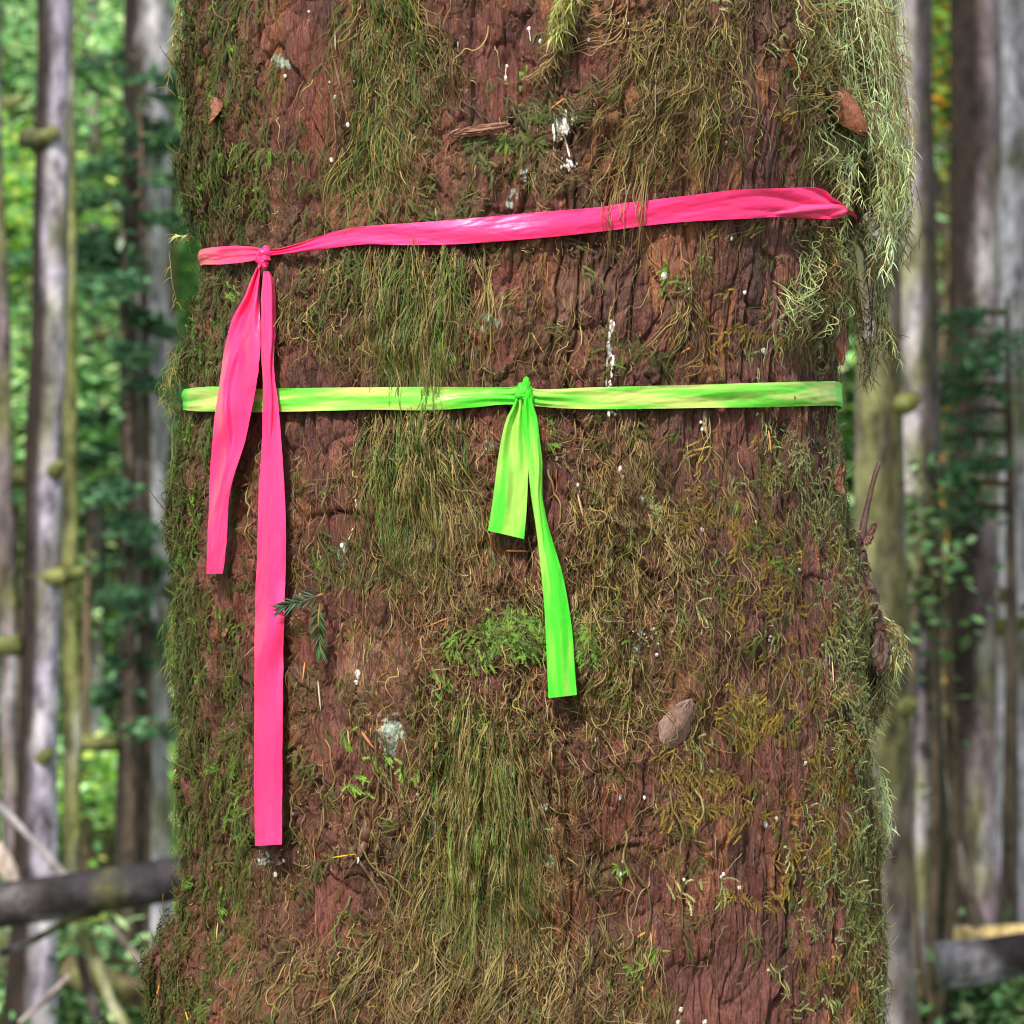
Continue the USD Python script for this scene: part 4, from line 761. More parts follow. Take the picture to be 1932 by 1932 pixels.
def splash(u, v, ru, rv, n, seed, label, vertical=2.2):
    r_ = np.random.default_rng(seed); parts = []
    for _ in range(n):
        parts.append(drop(u + r_.normal(0, ru), v + r_.normal(0, rv), r_.uniform(1.5, 4), r_.uniform(1, vertical)))
    white(obj('resin_splash', concat(parts), M_small, tree, smooth=True, label=label))
splash(1062, 236, 10, 13, 75, 1, 'chalky white resin splash above the pink tape', 4.5); run([(1055, 225), (1066, 262), (1075, 296)], 2.2, 'thin white resin run below the chalky splash'); splash(1072, 308, 7, 6, 16, 2, 'small white resin splash below the large one')
splash(1151, 680, 3.5, 26, 70, 3, 'white resin streak running down to the green tape', 3.5); splash(1158, 778, 6, 6, 10, 4, 'white resin smear just under the green tape'); splash(1327, 798, 4, 9, 14, 6, 'white resin smear at the right below the green tape'); splash(1030, 1525, 7, 6, 10, 7, 'white resin splash low on the trunk'); splash(1452, 1200, 5, 5, 6, 8, 'faint white resin specks')
splash(1240, 1200, 25, 14, 20, 9, 'scattered white resin specks right of the green tail', 1.3)
run([(668, 925), (672, 950), (670, 985), (662, 1010), (652, 1030)], 1.6, 'glossy resin run right of the long pink tail'); run([(998, 55), (1001, 78)], 1.0, 'thin white resin thread at the top'); run([(955, 125), (953, 148)], 1.0, 'thin white resin thread above the splinter')

# ------------------------------------------------------------------ small loose things on the trunk
def loose(name, mesh, col, label, cat, u, v, tip=None):
    c = mesh.vertices.mean(0); g = obj(name, mesh, M_small, None, smooth=50)
    pts = np.array(UsdGeom.Mesh(g).GetPointsAttr().Get()); t = fbm2(pts[:, 0] * 200, pts[:, 2] * 200, 3)
    tint(UsdGeom.Mesh(g), col * (.75 + .5 * t)[:, None]); return tag(g, label, cat)
def needle_mesh(a, b, rad):
    t = np.linspace(0, 1, 6); P = np.asarray(a)[None] * (1 - t[:, None]) + np.asarray(b)[None] * t[:, None]
    P = P + np.array([0, -1, 0]) * (.0012 * np.sin(np.pi * t))[:, None]
    return tube(P, rad * np.array([.5, 1, 1.05, 1, .8, .25]), 5)
c_or, c_tan, c_gr = srgb(206, 140, 76), srgb(190, 150, 110), srgb(200, 190, 180)
NEEDLES = [((955, 1039), (997, 1040), 3.2, c_or, 'orange dry needle lying level just below the short green tail'), ((807, 1182), (846, 1165), 2, c_or, 'dry needle slanting up to the right, left of the bright moss tuft'), ((820, 1412), (833, 1382), 4, c_or, 'broad orange needle left of the low moss drape'),
           ((1130, 1107), (1168, 1111), 1.8, c_or, 'thin dry needle right of the long green tail'), ((1036, 208), (1066, 184), 3, c_or, 'dry needle slanting above the white resin splash'), ((1090, 932), (1100, 975), 3.5, c_tan, 'pale upright needle right of the green tails'),
           ((1284, 667), (1302, 656), 3.5, c_or, 'short orange needle above the green tape at the right'), ((1450, 812), (1455, 855), 3.2, c_or, 'orange needle below the green tape at the right'), ((627, 1618), (672, 1611), 2, srgb(214, 180, 60), 'yellow needle beside the brown slug'),
           ((600, 1285), (605, 1340), 2.6, c_gr, 'pale grey needle under the drooping spruce sprig'), ((575, 1250), (571, 1284), 2.4, c_or, 'amber needle left of the pale grey needle'), ((460, 1240), (482, 1218), 2, c_tan, 'thin tan needle touching the left side of the long pink tail'), ((456, 918), (470, 912), 3.5, c_or, 'short orange chip between the two pink tails'),
           ((376, 378), (380, 412), 2.6, c_tan, 'pale needle in the moss at the left edge above the pink tape'), ((392, 40), (384, 78), 2.4, c_or, 'long orange needle in the moss at the top left'), ((632, 60), (633, 96), 2.6, c_gr, 'pale needle right of the upper smooth bark plate'), ((678, 232), (676, 262), 2.4, c_or, 'orange needle beside the white drops on the bark plate'),
           ((656, 1378), (660, 1412), 3, c_tan, 'tan needle above the lower left bark swelling'), ((682, 1380), (705, 1412), 4, srgb(180, 116, 84), 'thick reddish needle right of the tan needle'), ((864, 78), (864, 98), 2, c_gr, 'thin white needle near the top of the trunk'), ((411, 1740), (408, 1775), 2.6, c_tan, 'tan needle on the green bulge at the lower left'),
           ((334, 1822), (337, 1848), 2.4, c_tan, 'tan needle on the outer rim of the green bulge'), ((296, 1875), (303, 1850), 3.2, c_or, 'orange needle at the outermost left edge low down'), ((349, 1905), (358, 1936), 2.6, c_or, 'orange needle at the bottom left corner of the trunk'), ((564, 1838), (580, 1825), 3, c_or, 'orange needle in the straw moss at the bottom left'),
           ((974, 1820), (976, 1868), 3, c_or, 'upright orange needle in the moss at the bottom centre'), ((1203, 1768), (1222, 1756), 3.4, c_or, 'orange needle at the edge of the bare bark low on the right'), ((1212, 1858), (1212, 1880), 3.4, c_or, 'short amber needle at the bottom right of centre'), ((1008, 1205), (1013, 1222), 3.4, c_or, 'orange needle caught in the bright moss tuft'),
           ((1070, 1618), (1092, 1634), 2.4, c_tan, 'tan needle low on the trunk, right of the low moss drape'), ((823, 1270), (828, 1298), 2.6, c_tan, 'pale needle left of the green tail end'), ((837, 1272), (840, 1300), 2.6, srgb(170, 100, 60), 'rusty needle beside the pale one'), ((1591, 890), (1596, 870), 3.6, srgb(206, 110, 60), 'orange chip on the right edge below the green tape'),
           ((1622, 262), (1630, 292), 3.6, srgb(176, 106, 70), 'reddish needle hanging in the dark hollow at the top right'), ((1570, 1248), (1573, 1290), 2.4, c_tan, 'tan needle beside the lower right bark curl')]
for a, b, w_, c, lab in NEEDLES:
    A, B = on_trunk(*a, .006)[0], on_trunk(*b, .006)[0]
    loose('fallen_needle', needle_mesh(A, B, w_ * PX * .55), c, lab, 'needle', *a)
# brown slug
P = smooth_path([(676, 1622), (681, 1606), (690, 1580), (692, 1555), (689, 1540)], 16)
pts = np.array([on_trunk(a, b, .006)[0] for a, b in P]); rad = np.interp(np.linspace(0, 1, 16), [0, .08, .3, .6, .9, 1], [.0012, .0025, .0062, .0068, .005, .001])
slug = thing('slug', 'brown slug clinging upright to the bark below the long pink tail', 'slug', pts[8])
g = obj('body', tube(pts, rad, 12), M_small, slug, smooth=True, origin=pts[8]); n = np.array(UsdGeom.Mesh(g).GetPointsAttr().Get()); tint(UsdGeom.Mesh(g), srgb(92, 62, 46) * (.6 + .8 * fbm2(n[:, 0] * 300, n[:, 2] * 300, 1))[:, None])
e = pts[0]; g = obj('tip', tube([e + [0, -.002, .003], e + [.0005, -.003, -.001], e + [-.001, -.003, -.004]], [.001, .0012, .0006], 6), M_small, slug, smooth=True, origin=pts[8]); tint(UsdGeom.Mesh(g), np.tile(srgb(200, 190, 180), (len(UsdGeom.Mesh(g).GetPointsAttr().Get()), 1)))
# spruce sprigs
def sprig(stem, n, nl, label, seed, ncol):
    r_ = np.random.default_rng(seed); P = smooth_path(stem, 10); pts = np.array([on_trunk(a, b, .022 + .006 * k / 9)[0] for k, (a, b) in enumerate(P)])
    s = thing('spruce_sprig', label, 'sprig', pts[0])
    g = obj('stem', tube(pts, np.linspace(.0012, .0008, 10), 6), M_small, s, smooth=True, origin=pts[0]); tint(UsdGeom.Mesh(g), np.tile(srgb(160, 118, 70), (len(UsdGeom.Mesh(g).GetPointsAttr().Get()), 1)))
    for k in range(n):
        t = .1 + .9 * k / (n - 1); q = t * 8.99; a = pts[int(q)] + (pts[int(q) + 1] - pts[int(q)]) * (q % 1); d = pts[int(q) + 1] - pts[int(q)]; d /= np.linalg.norm(d)
        sd = np.cross(d, [0, 1.0, 0]); sg = 1 if k % 2 else -1
        v = d * r_.uniform(.7, 1.0) + sd * sg * r_.uniform(.5, 1.0) * (1.15 - t * .75) + np.array([0, -1, 0]) * r_.uniform(-.1, .5); v /= np.linalg.norm(v)
        m = tube(np.array([a, a + v * nl * .5, a + v * nl * r_.uniform(.9, 1.1) + np.array([0, 0, -.0006])]), [.0008, .0013, .0004], 4)
        g = obj('needle', m, M_small, s, smooth=True, origin=pts[0]); c = ncol * r_.uniform(.6, 1.4); tint(UsdGeom.Mesh(g), np.tile(c, (len(UsdGeom.Mesh(g).GetPointsAttr().Get()), 1)))
sprig([(608, 1121), (590, 1127), (565, 1136), (545, 1141), (528, 1146)], 26, .018, 'green spruce sprig pointing left across the long pink tail', 1, srgb(52, 84, 62))
sprig([(604, 1140), (601, 1165), (601, 1190), (604, 1215), (606, 1232)], 26, .016, 'green spruce sprig drooping straight down right of the long pink tail', 2, srgb(40, 80, 36))

# ------------------------------------------------------------------ the forest behind
def ground_z(x, y): return .10 * (fbm2(np.asarray(x) * .35, np.asarray(y) * .35, 81) - .5) * 2 - .22 + .02 * np.maximum(np.asarray(y) - 6, 0)
gx, gy = np.meshgrid(np.concatenate([np.linspace(-400, -31, 12), np.linspace(-30, 30, 150), np.linspace(31, 400, 12)]), np.concatenate([np.linspace(-60, -9, 8), np.linspace(-8, 44, 150), np.linspace(46, 600, 14)]))
gz = ground_z(gx, np.minimum(gy, 60)) + .07 * (fbm2(gx * 1.6, gy * 1.6, 82) - .5)
n, m = gx.shape; i, j = np.meshgrid(np.arange(n - 1), np.arange(m - 1), indexing='ij'); i, j = i.ravel(), j.ravel(); q = np.stack([i * m + j, i * m + j + 1, (i + 1) * m + j + 1, (i + 1) * m + j], 1)
k = smooth01(fbm2(gx * .8, gy * .8, 83) * 3 - 1)[..., None]
gc = srgb(92, 70, 48) * (1 - k) + srgb(70, 104, 44) * k
tag(obj('forest_floor', (np.stack([gx, gy, gz], -1).reshape(-1, 3), np.vstack([q[:, [0, 1, 2]], q[:, [0, 2, 3]]])), M_ground, None, smooth=True, colors=gc.reshape(-1, 3)), 'mossy brown forest floor', kind='structure')

hx, hy = np.meshgrid(np.linspace(-120, 120, 150), np.concatenate([np.linspace(33, 60, 90), np.linspace(62, 140, 30)]))  # slope added so the gaps between the trees look bright
hz = -1 + .62 * (hy - 33) ** .97 + 2.2 * (fbm2(hx * .22, hy * .22, 85, 5) - .5) + .9 * (fbm2(hx * 1.1, hy * 1.1, 86, 3) - .5)
n, m = hx.shape; i, j = np.meshgrid(np.arange(n - 1), np.arange(m - 1), indexing='ij'); i, j = i.ravel(), j.ravel(); q = np.stack([i * m + j, i * m + j + 1, (i + 1) * m + j + 1, (i + 1) * m + j], 1)
k = fbm2(hx * .6, hy * .6, 87)[..., None]
tag(obj('hillside', (np.stack([hx, hy, hz], -1).reshape(-1, 3), np.vstack([q[:, [0, 1, 2]], q[:, [0, 2, 3]]])), M_ground, None, smooth=True, colors=(srgb(150, 186, 140) * (1 - k) + srgb(206, 220, 176) * k).reshape(-1, 3)), 'light green slope added far behind the trees to brighten the gaps', kind='structure')
lilac, grey, white_b, darkb, mossc, mossy = srgb(118, 107, 111), srgb(100, 90, 86), srgb(200, 196, 204), srgb(38, 28, 24), srgb(78, 84, 38), srgb(132, 136, 84)
def trunk_mesh(P, R, seed, shade_moss_side, base, moss=.45, dark=.5, sides=18, paleness=.85):
    """a standing or lying trunk along P with lumps, pale bark, shade painted dark on one side, and moss patches"""
    P = np.asarray(P, float); d = np.r_[0, np.cumsum(np.linalg.norm(np.diff(P, axis=0), axis=1))]
    n = max(12, min(120, int(d[-1] / .06))); t = np.linspace(0, d[-1], n)
    Q = np.stack([PchipInterpolator(d, P[:, k])(t) for k in range(3)], 1); rr = np.interp(t, d, R) * (1 + .10 * (fbm2(t * 2.5, t * 0 + seed, seed) - .5) * 2)
    Q[:, 0] += .012 * (fbm2(t * 1.2, t * 0 + seed + 3, seed) - .5) * 2
    mesh = tube(Q, rr, sides, caps=True); V = mesh.vertices.copy(); c = np.vstack([np.repeat(Q, sides, 0), Q[:1], Q[-1:]])
    nv = V - c; nl = np.linalg.norm(nv, axis=1, keepdims=True) + 1e-9; nv = nv / nl
    lum = meshkit.fbm(V * [7, 7, 2.2] + seed, 4); mesh.vertices = V + nv * ((lum - .5)[:, None] * .16 * nl)
    sd = nv[:, 0] * shade_moss_side
    col = base[None] * (.55 + .9 * meshkit.fbm(V * [12, 12, 4] + seed * 2, 3))[:, None]
    bl = smooth01(meshkit.fbm(V * [16, 16, 6] + seed * 3, 3) * 5 - 2.6)[:, None] * .55; col = col * (1 - bl) + darkb * 1.6 * bl
    pale = smooth01(meshkit.fbm(V * [7, 7, 4.5] + seed * 5, 3) * 6 - 3.2)[:, None] * paleness; col = col * (1 - pale) + white_b * pale
    ms = (smooth01((meshkit.fbm(V * [8, 8, 3.5] + seed * 7, 4) - .5) * 7 + moss - .2 + .15 * sd))[:, None] * .85; mc = mossc + (mossy - mossc) * meshkit.fbm(V * 9 + seed, 3)[:, None]
    col = col * (1 - ms) + mc * ms
    dk = (smooth01(.52 + sd * 1.9 + (meshkit.fbm(V * [6, 6, 2.2] + seed, 3) - .5) * 2.2) * dark)[:, None]; col = col * (1 - dk) + darkb * dk  # shade on one side of the trunk, painted into its colour
    return mesh, col
def leaves(r_, centres, normals_up, size, n_each, spread, cols, flat=.5, long=1.6):
    """many small pointed leaves round the centres"""
    C = np.repeat(np.asarray(centres), n_each, 0); N = len(C)
    C = C + r_.normal(0, 1, (N, 3)) * spread
    a = r_.normal(0, 1, (N, 3)); a[:, 2] *= .5; a /= np.linalg.norm(a, axis=1, keepdims=True)
    nrm = np.stack([r_.normal(0, flat, N), r_.normal(0, flat, N), np.ones(N)], 1); b = np.cross(nrm, a); b /= np.linalg.norm(b, axis=1, keepdims=True)
    s = size * r_.uniform(.6, 1.4, N)[:, None]
    V = np.stack([C - a * s * long / 2, C + b * s / 2, C + a * s * long / 2, C - b * s / 2], 1).reshape(-1, 3); k = np.arange(N)[:, None] * 4
    F = np.vstack([k + [0, 1, 2], k + [0, 2, 3]]); c = cols[r_.integers(len(cols), size=N)] * r_.uniform(.6, 1.4, N)[:, None]
    return V, F, np.repeat(c, 4, 0)
def leafy(name, parent, r_, centres, size, n_each, spread, cols, **kw):
    V, F, C = leaves(r_, centres, None, size, n_each, np.asarray(spread), np.asarray(cols), **kw)
    return obj(name, (V, F), M_leaf, parent, colors=C)

def far_tree(name, label, cat, p_hi, p_lo, y, w_hi, w_lo, seed, shade_moss_side=-1, base=None, moss=.45, dark=.5, stubs=(), top=13.0, crown=True, group=None):
    """a trunk through two picture points (u, v), with widths there, standing at depth y; carried on to the ground and up out of the picture"""
    base = lilac if base is None else base
    A, B = pix_at(*p_hi, y), pix_at(*p_lo, y); px = 2 * TAN * (y + DIST) / 1932
    d = (A - B) / (A[2] - B[2]); zs = np.r_[-.45, -.12, .15, .5, np.linspace(1, 3, 4), np.linspace(3.6, top, 5)]
    P = B + d * (zs - B[2])[:, None]; P[zs > 3, 0] = P[zs <= 3][-1, 0] + (P[zs > 3, 0] - P[zs <= 3][-1, 0]) * .4
    rr = np.interp(zs, [B[2], A[2]], [w_lo * px / 2, w_hi * px / 2]); rr = rr * np.where(zs > 3, np.clip(1 - (zs - 3) * .06, .15, 1), 1) * (1 + .5 * np.exp(-np.maximum(zs + .2, 0) / .25))
    t = thing(name, label, cat, P[0], group=group); m, c = trunk_mesh(P, rr, seed, shade_moss_side, base, moss, dark)
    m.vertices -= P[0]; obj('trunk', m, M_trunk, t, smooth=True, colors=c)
    r_ = np.random.default_rng(seed)
    for (u, v, L, dr) in stubs:      # mossy broken branches
        a = pix_at(u, v, y); a[1] -= .02; b = a + np.array([dr * L, -.05, .02]); PP = smooth_path([a, (a + b) / 2 + [0, 0, -.015], b], 8)
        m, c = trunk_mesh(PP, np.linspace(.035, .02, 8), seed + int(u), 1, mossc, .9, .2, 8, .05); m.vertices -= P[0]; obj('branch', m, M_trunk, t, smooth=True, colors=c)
    if crown:
        cen = []
        for z in np.arange(8.8, top - .3, .4):
            for _ in range(3):
                az, L = r_.uniform(0, 6.28), 1.5 * (1 - (z - 8.8) / (top - 8.0)); c0 = np.array([np.interp(z, zs, P[:, 0]), np.interp(z, zs, P[:, 1]), z])
                for q in np.linspace(.25, 1, 4): cen.append(c0 + [np.cos(az) * L * q, np.sin(az) * L * q, -.25 * q * q])
        leafy('crown', t, r_, np.array(cen) - P[0], .09, 6, (.16, .16, .05), [srgb(52, 92, 62), srgb(72, 120, 70), srgb(44, 76, 56)])
    return t
far_tree('forest_tree', 'grey straight trunk with one side painted dark as shade, largest of the blurred trees at the left', 'tree', (106, 0), (72, 1300), 5.2, 66, 74, 3, -1, srgb(164, 156, 176), .12, 1.0, stubs=[(52, 262, .3, .35), (60, 1085, .35, .5), (110, 1085, .2, .3), (65, 1425, .2, .25), (95, 885, .12, .3), (40, 1215, .25, -.5)])
far_tree('forest_tree', 'slender moss-green trunk just right of the large grey one', 'tree', (128, 0), (134, 1600), 5.8, 26, 34, 4, -1, mossy, .75, .5)
far_tree('forest_tree', 'thin pale leaning trunk at the very left edge', 'tree', (-6, 300), (22, 1560), 5.5, 28, 34, 5, -1, lilac, .4, .4, stubs=[(30, 900, .3, .4)])
far_tree('forest_tree', 'trunk with whitish bark and a mossy side painted dark as shade close left of the big trunk', 'tree', (280, 0), (266, 1600), 6.6, 92, 96, 6, -1, white_b, .3, 1.0, stubs=[(220, 1400, .3, -.6), (300, 1110, .25, .5), (260, 640, .3, -.5)])
far_tree('forest_tree', 'thin grey trunk between the mossy slender one and the whitish one', 'tree', (176, 900), (180, 1620), 8.5, 30, 38, 7, -1, lilac, .2, .3)
far_tree('forest_tree', 'thick pale trunk striped with moss directly right of the big trunk', 'tree', (1724, 0), (1738, 1700), 5.0, 74, 92, 8, 1, srgb(150, 140, 150), .45, .8, stubs=[(1720, 960, .2, -.4)])
far_tree('forest_tree', 'shaggy moss-hung slender trunk behind the lower right edge of the big trunk', 'tree', (1650, 0), (1668, 1700), 4.0, 84, 104, 9, 1, srgb(116, 104, 98), .5, .5, stubs=[(1690, 760, .1, .5), (1690, 1330, .1, .4)])
far_tree('forest_tree', 'purplish dark trunk with a pale right side and shade painted on the left, right of the striped one', 'tree', (1838, 0), (1836, 1600), 6.4, 92, 92, 10, -1, srgb(136, 118, 124), .3, 1.0, stubs=[(1870, 1180, .3, .4), (1800, 1340, .3, -.4)])
far_tree('forest_tree', 'whitish trunk at the right edge of the picture', 'tree', (1912, 0), (1910, 1600), 7.0, 62, 70, 11, 1, white_b, .15, .35, stubs=[(1900, 1120, .15, -.3)])
far_tree('forest_tree', 'reddish brown trunk low at the right edge', 'tree', (1905, 1300), (1902, 1720), 9.0, 66, 72, 12, -1, srgb(120, 92, 88), .1, .6)
# fallen logs and dead sticks
def log(name, label, cat, uvs, ys, ws, seed, base, moss=.0, dark=.3, sides=18, shade_moss_side=1):
    P = np.array([pix_at(u, v, y) for (u, v), y in zip(uvs, ys)]); R = [w_ * TAN * (y + DIST) / 1932 for w_, y in zip(ws, ys)]
    m, c = trunk_mesh(smooth_path(P, 14), np.interp(np.linspace(0, 1, 14), np.linspace(0, 1, len(R)), R), seed, shade_moss_side, base, moss, dark, sides, .4)
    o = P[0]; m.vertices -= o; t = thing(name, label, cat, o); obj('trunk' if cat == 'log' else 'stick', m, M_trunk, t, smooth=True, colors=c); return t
log('fallen_log', 'dark grey fallen log lying across the lower left, running behind the big trunk', 'log', [(-260, 1738), (0, 1708), (180, 1682), (345, 1656), (520, 1630)], [4.4] * 5, [92, 90, 86, 82, 78], 31, srgb(42, 38, 43), -.35, .3)
log('fallen_log', 'mossy rotting log at the lower left against the bulge of the big trunk', 'log', [(120, 1830), (200, 1856), (290, 1880), (420, 1900)], [4.8] * 4, [60, 58, 54, 50], 32, srgb(120, 100, 76), .5, .5)
log('fallen_log', 'dark log with a lighter upper face at the lower right', 'log', [(1770, 1822), (1850, 1815), (1932, 1800), (2150, 1776)], [4.6] * 4, [86, 84, 80, 80], 33, srgb(44, 38, 40), -.1, .3)
log('fallen_log', 'yellow strip added as the sunlit top of the dark log at the right', 'log', [(1766, 1764), (1850, 1768), (1940, 1766), (2200, 1760)], [5.0] * 4, [40, 48, 50, 50], 34, srgb(232, 204, 140), -.9, .0)  # extra yellow log painted as sunlight on top of the dark one
log('dead_stick', 'pale leaning dead stick in front of the purplish trunk at the right', 'stick', [(1772, 1450), (1800, 1600), (1842, 1745)], [5.0, 5.0, 5.0], [18, 26, 32], 35, srgb(160, 140, 124), -.2, .0, 10)
log('dead_stick', 'grey dead stick slanting down to the dark log at the far left', 'stick', [(-30, 1490), (60, 1585), (140, 1668)], [4.9] * 3, [14, 14, 12], 36, srgb(150, 144, 150), -.2, .1, 8)
log('dead_stick', 'whitish splintered stub above the dark log at the left edge', 'stick', [(-10, 1600), (18, 1640), (40, 1690)], [4.8] * 3, [44, 36, 14], 37, srgb(204, 186, 176), -.4, .1, 10)
log('dead_stick', 'dark thin stick meeting the slanting grey stick above the log', 'stick', [(95, 1630), (120, 1655), (140, 1690)], [4.9] * 3, [10, 12, 14], 38, srgb(84, 76, 80), -.2, .1, 8)
log('dead_stick', 'long mossy branch arching under the dark log at the lower left', 'stick', [(150, 1760), (185, 1820), (205, 1880), (245, 1945)], [4.5] * 4, [26, 24, 22, 22], 39, mossy, .7, .1, 8)
log('dead_stick', 'dark branch crossing low beneath the log at the left', 'stick', [(0, 1800), (70, 1770), (140, 1735), (190, 1725)], [4.5] * 4, [14, 14, 12, 8], 40, srgb(76, 66, 68), 0, .2, 8)
log('dead_stick', 'thin pale branch rising to the right in the debris at the lower left', 'stick', [(40, 1930), (90, 1885), (136, 1840)], [4.3] * 3, [8, 12, 10], 41, srgb(150, 140, 136), -.1, .1, 8)
log('dead_stick', 'thin brown branch slanting right under the log near the big trunk', 'stick', [(195, 1735), (240, 1785), (275, 1830)], [4.9] * 3, [8, 12, 12], 42, srgb(124, 110, 108), .1, .1, 8)
log('dead_stick', 'upright dark broken stem in the debris at the lower left', 'stick', [(150, 1800), (165, 1860), (185, 1930)], [4.6] * 3, [18, 22, 24], 43, srgb(84, 74, 74), .1, .3, 8)
# undergrowth: bushes with bright leaves, ferns, dark young conifers
mint = [srgb(156, 208, 142), srgb(186, 228, 166), srgb(124, 180, 120), srgb(218, 240, 176)]; teal = [srgb(90, 134, 98), srgb(112, 160, 114), srgb(66, 104, 78)]; lime = [srgb(170, 214, 100), srgb(206, 224, 124), srgb(140, 200, 90)]; autumn = [srgb(216, 160, 60), srgb(220, 190, 90), srgb(190, 120, 50)]; dgreen = [srgb(70, 100, 60), srgb(92, 124, 70), srgb(54, 80, 50), srgb(112, 134, 76)]
def bush(name, label, cat, u, v, y, hw, hh, cols, seed, n=260, size=.05, nl=7, group=None, stem=True):
    """a bush whose crown is centred on the picture point; hw, hh are its half sizes in metres"""
    r_ = np.random.default_rng(seed); c = pix_at(u, v, y); base = np.array([c[0], c[1], float(ground_z(c[0], c[1]))])
    t = thing(name, label, cat, base, group=group)
    cen = r_.normal(0, .45, (n, 3)) * [hw, hw, hh] + (c - base)
    leafy('crown', t, r_, cen, size * .7, nl + 3, (.08, .08, .05), cols)
    if stem:
        sm = [tube(smooth_path([[0, 0, -.05], (c - base) * .5 + r_.normal(0, .05, 3), (c - base) + [r_.normal(0, hw * .4), r_.normal(0, .1), hh * .5]], 6), np.linspace(.018, .006, 6), 6) for _ in range(3)]
        m = concat(sm); obj('stem', m, M_trunk, t, smooth=True, colors=np.tile(srgb(98, 84, 66), (len(m.vertices), 1)))
    return t
def bough_mesh(r_, starts, L, seed, cols, droop=.35):
    """drooping conifer boughs: a woody axis with flat sprays of needles along it"""
    cen, axes = [], []
    for p, az in starts:
        l = L * r_.uniform(.6, 1.2); q = np.linspace(0, 1, 9)
        ax = np.asarray(p) + np.stack([np.cos(az) * l * q, np.sin(az) * l * q, .12 * l * q - droop * l * q * q], 1); axes.append(tube(ax, np.linspace(.012, .003, 9), 5))
        for k in range(1, 9):
            for sg in (-1, 1):
                w_ = .34 * l * (1 - q[k] * .75); t = np.linspace(.1, 1, 6)[:, None]; dr = np.array([np.cos(az + sg * 1.05), np.sin(az + sg * 1.05), -.35])
                cen.append(ax[k] + dr * w_ * t)
    return concat(axes), np.vstack(cen)
def boughs(name, label, u, v, y, n, L, rise, cols, seed, side=None, size=.022):
    r_ = np.random.default_rng(seed); c = pix_at(u, v, y); base = np.array([c[0], c[1], float(ground_z(c[0], c[1]))]); t = thing(name, label, 'conifer', base)
    H = c[2] - base[2] + rise; st = tube(smooth_path([[0, 0, -.1], [.02, .03, H * .5], [0, 0, H]], 12), np.linspace(.035, .008, 12), 8)
    obj('trunk', st, M_trunk, t, smooth=True, colors=np.tile(srgb(88, 76, 66), (len(st.vertices), 1)))
    S = [((0, 0, z), (r_.uniform(0, 6.28) if side is None else side + r_.normal(0, .6))) for z in np.linspace(max(.5, H - 2 * rise), H - .05, n)]
    m, cen = bough_mesh(r_, S, L, seed, cols); obj('branch', m, M_trunk, t, smooth=True, colors=np.tile(srgb(84, 70, 58), (len(m.vertices), 1)))
    leafy('foliage', t, r_, cen, size, 2, (.028, .028, .014), cols, long=2.6); return t
boughs('young_conifer', 'dark blue-green young conifer in the gap between the whitish trunk and the slender mossy one', 232, 900, 6.1, 15, .34, .85, teal, 51)
boughs('young_conifer', 'dark conifer boughs high up in front of the whitish trunk at the left', 262, 300, 6.2, 12, .32, .4, teal, 52)
boughs('young_conifer', 'dark green conifer bough crossing the purplish trunk at the right', 1900, 760, 5.8, 9, .5, .35, teal + dgreen[:1], 60, side=3.3)
bush('bush', 'bright green leafy bush behind the fallen log at the lower left', 'bush', 200, 1560, 9.0, .5, .55, mint, 53, 420, .06)
bush('bush', 'lime lit bush peeping out between the log and the mossy bulge', 'bush', 322, 1760, 7.6, .3, .3, lime, 54, 200, .05)
bush('bush', 'yellow and lime leafy shrub at the left edge at the height of the pink tape', 'bush', 15, 400, 8.0, .35, .3, lime + mint[:1], 55, 180, .06)
bush('bush', 'bright low green plants under the dark log at the lower left', 'bush', 110, 1880, 5.6, .5, .22, mint + dgreen, 56, 260, .045)
bush('bush', 'deep green ferny plants under the dark log at the lower right', 'bush', 1860, 1900, 5.2, .45, .2, dgreen + mint, 57, 300, .045)
bush('bush', 'bush with orange and yellow autumn leaves between the striped and purplish trunks', 'bush', 1795, 1060, 7.4, .14, .65, autumn[:3] + dgreen, 58, 130, .04, nl=4)
bush('bush', 'lime and yellow foliage at the top right between two trunks', 'bush', 1800, 140, 8.0, .22, .5, lime + autumn[:1] + dgreen[:2], 59, 220, .05)
bush('bush', 'small green sprouts on the lower part of the striped trunk', 'bush', 1752, 1080, 4.9, .05, .5, mint[:2] + dgreen, 61, 60, .04, nl=4)
for k, (u, v, y, hw, hh, cols) in enumerate([(190, 140, 8.6, .35, .45, mint), (205, 480, 9.2, .35, .4, mint + lime[:1]), (170, 760, 8.2, .25, .4, mint), (190, 1230, 8.8, .35, .35, mint + lime[:1]), (40, 180, 9.0, .3, .4, mint + dgreen), (35, 760, 8.0, .25, .45, mint), (30, 1180, 8.4, .3, .4, mint + dgreen), (330, 520, 9.4, .2, .5, mint), (335, 1150, 9.0, .2, .5, mint + lime[:1]), (225, 1480, 8.2, .3, .25, lime + mint)]):
    bush('bush', ['pale green foliage high up right of the large grey trunk', 'mint green foliage level with the pink tape right of the slender mossy trunk', 'light green foliage level with the green tape, left in the blur', 'mint green foliage low between the slender mossy trunk and the whitish one', 'green foliage at the top left corner', 'light foliage at the left edge level with the green tape', 'green foliage at the left edge below the green tape', 'light green foliage against the left edge of the big trunk, level with the pink knot', 'light green foliage against the left edge of the big trunk, low down', 'lime foliage just above the dark fallen log at the left'][k], 'bush', u, v, y, hw, hh, cols, 70 + k, 130, .06)
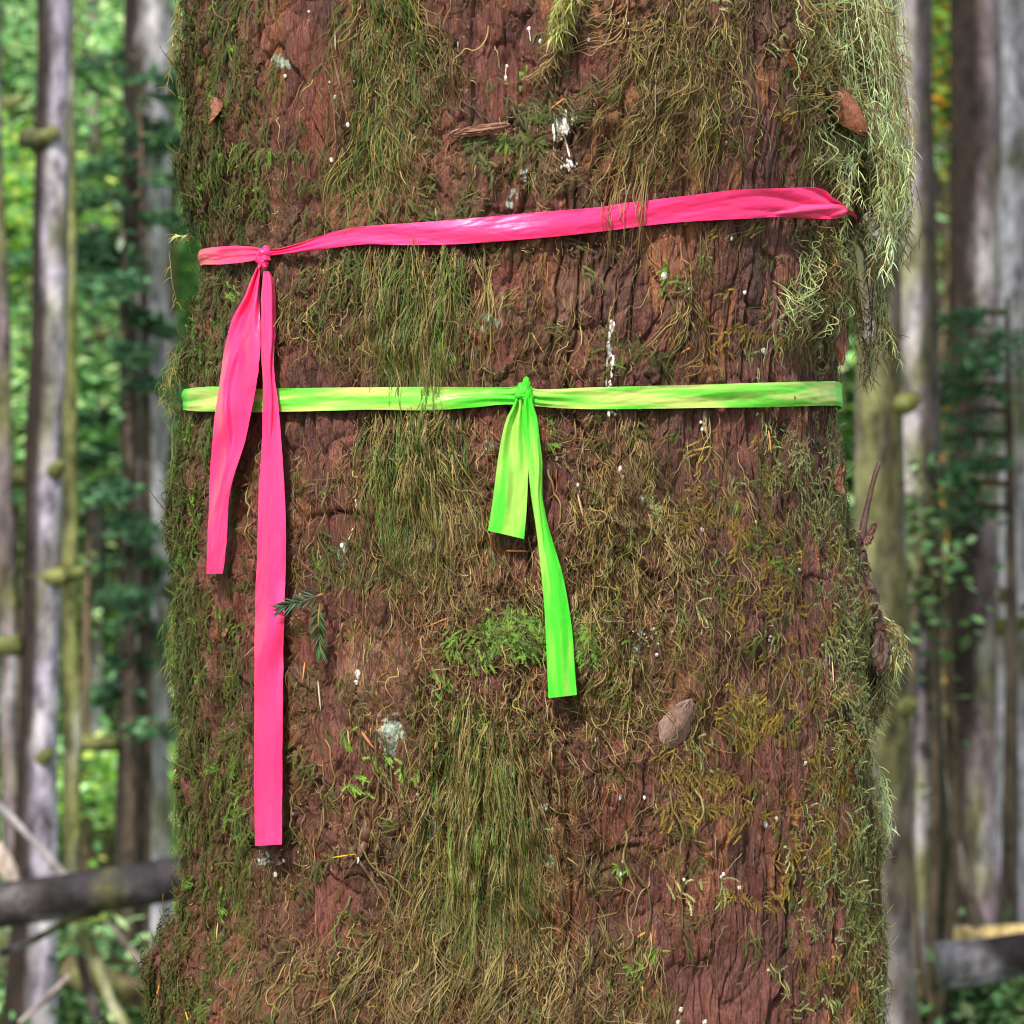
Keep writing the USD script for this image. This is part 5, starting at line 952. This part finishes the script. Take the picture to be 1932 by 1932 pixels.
# farther forest: one conifer and one leafy tree, repeated
def class_tree(name, build):
    c = stage.CreateClassPrim('/World/_' + name) if False else UsdGeom.Xform.Define(stage, '/World/' + numbered('/World', name)).GetPrim()
    build(c); return c
def build_conifer(c):
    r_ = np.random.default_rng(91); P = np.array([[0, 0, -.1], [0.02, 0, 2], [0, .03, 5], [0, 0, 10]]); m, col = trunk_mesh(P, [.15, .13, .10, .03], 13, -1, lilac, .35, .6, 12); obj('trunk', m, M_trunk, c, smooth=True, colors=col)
    S = [((0, 0, z), r_.uniform(0, 6.28)) for z in np.arange(.6, 9.6, .17)]
    cen = []; ax = []
    for (p, az), L in zip(S, [1.7 * (1 - q[0][2] / 10.5) + .15 for q in S]):
        m, cc = bough_mesh(r_, [(p, az)], L, 1, teal); ax.append(m); cen.append(cc)
    m = concat(ax); obj('branch', m, M_trunk, c, smooth=True, colors=np.tile(srgb(84, 70, 58), (len(m.vertices), 1)))
    leafy('foliage', c, r_, np.vstack(cen), .05, 2, (.06, .06, .03), teal + mint[:1] + mint[2:3] + dgreen[:2], long=2.4)
def build_leafy(c):
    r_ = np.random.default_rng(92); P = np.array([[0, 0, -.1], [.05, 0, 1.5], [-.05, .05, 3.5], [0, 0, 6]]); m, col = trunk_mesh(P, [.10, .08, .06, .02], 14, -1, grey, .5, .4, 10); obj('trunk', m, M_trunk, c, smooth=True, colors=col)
    cen = r_.normal(0, 1, (900, 3)) * [.9, .9, 1.3] + [0, 0, 2.6]; cen = cen[cen[:, 2] > .2]
    leafy('crown', c, r_, cen, .06, 12, (.14, .14, .07), mint + lime[:1] + dgreen[:1])
protos = {}
SLIM = ['slim mossy trunk standing in the blur at the left of the big trunk', 'slim lichen-grey trunk standing in the blur at the right of the big trunk']
r_ = np.random.default_rng(33)
for k in range(34):
    sd = k % 2; u = r_.uniform(-40, 330) if sd == 0 else r_.uniform(1690, 1975); y = r_.uniform(7.5, 16); w_ = r_.uniform(16, 34)
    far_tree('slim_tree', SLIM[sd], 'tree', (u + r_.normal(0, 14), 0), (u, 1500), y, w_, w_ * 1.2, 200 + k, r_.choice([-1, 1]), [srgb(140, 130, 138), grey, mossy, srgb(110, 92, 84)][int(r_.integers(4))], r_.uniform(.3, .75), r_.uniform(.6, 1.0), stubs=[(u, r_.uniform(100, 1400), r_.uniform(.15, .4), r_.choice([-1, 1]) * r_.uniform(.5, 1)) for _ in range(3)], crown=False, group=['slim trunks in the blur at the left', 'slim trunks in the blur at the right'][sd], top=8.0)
def far_copy(kind, label, group, x, y, rz, sc):
    z = float(ground_z(x, min(y, 60))); name = {'conifer': 'far_conifer', 'leafy': 'far_leafy_tree'}[kind]
    t = thing(name, label, 'tree', (x, y, z), rz, sc, group)
    if kind not in protos:
        (build_conifer if kind == 'conifer' else build_leafy)(t); protos[kind] = t.GetPath()
    else:
        t.GetReferences().AddInternalReference(stage.GetPrimAtPath(protos[kind]).GetPath()); t.SetInstanceable(True); tag(t, label, 'tree', group)
r_ = np.random.default_rng(17)
n_far = 0
for k in range(900):
    y = r_.uniform(10.5, 32); sidek = r_.choice([-1, 1]); f = r_.uniform(.45, 1.5)
    x = sidek * f * TAN * (y + DIST)
    kind = 'leafy' if r_.random() < (.95 if sidek < 0 else .6) else 'conifer'
    if k and min(math.hypot(x - a, y - b) for a, b in spots_taken) < .95: continue
    if not k: spots_taken = []
    spots_taken.append((x, y)); n_far += 1
    far_copy(kind, 'conifer in the blurred forest far behind the big trunk' if kind == 'conifer' else 'light green leafy tree in the blurred forest far behind the big trunk', 'conifers far behind' if kind == 'conifer' else 'leafy trees far behind', x, y, r_.uniform(0, 6.28), r_.uniform(.75, 1.35))
    if n_far > 64: break
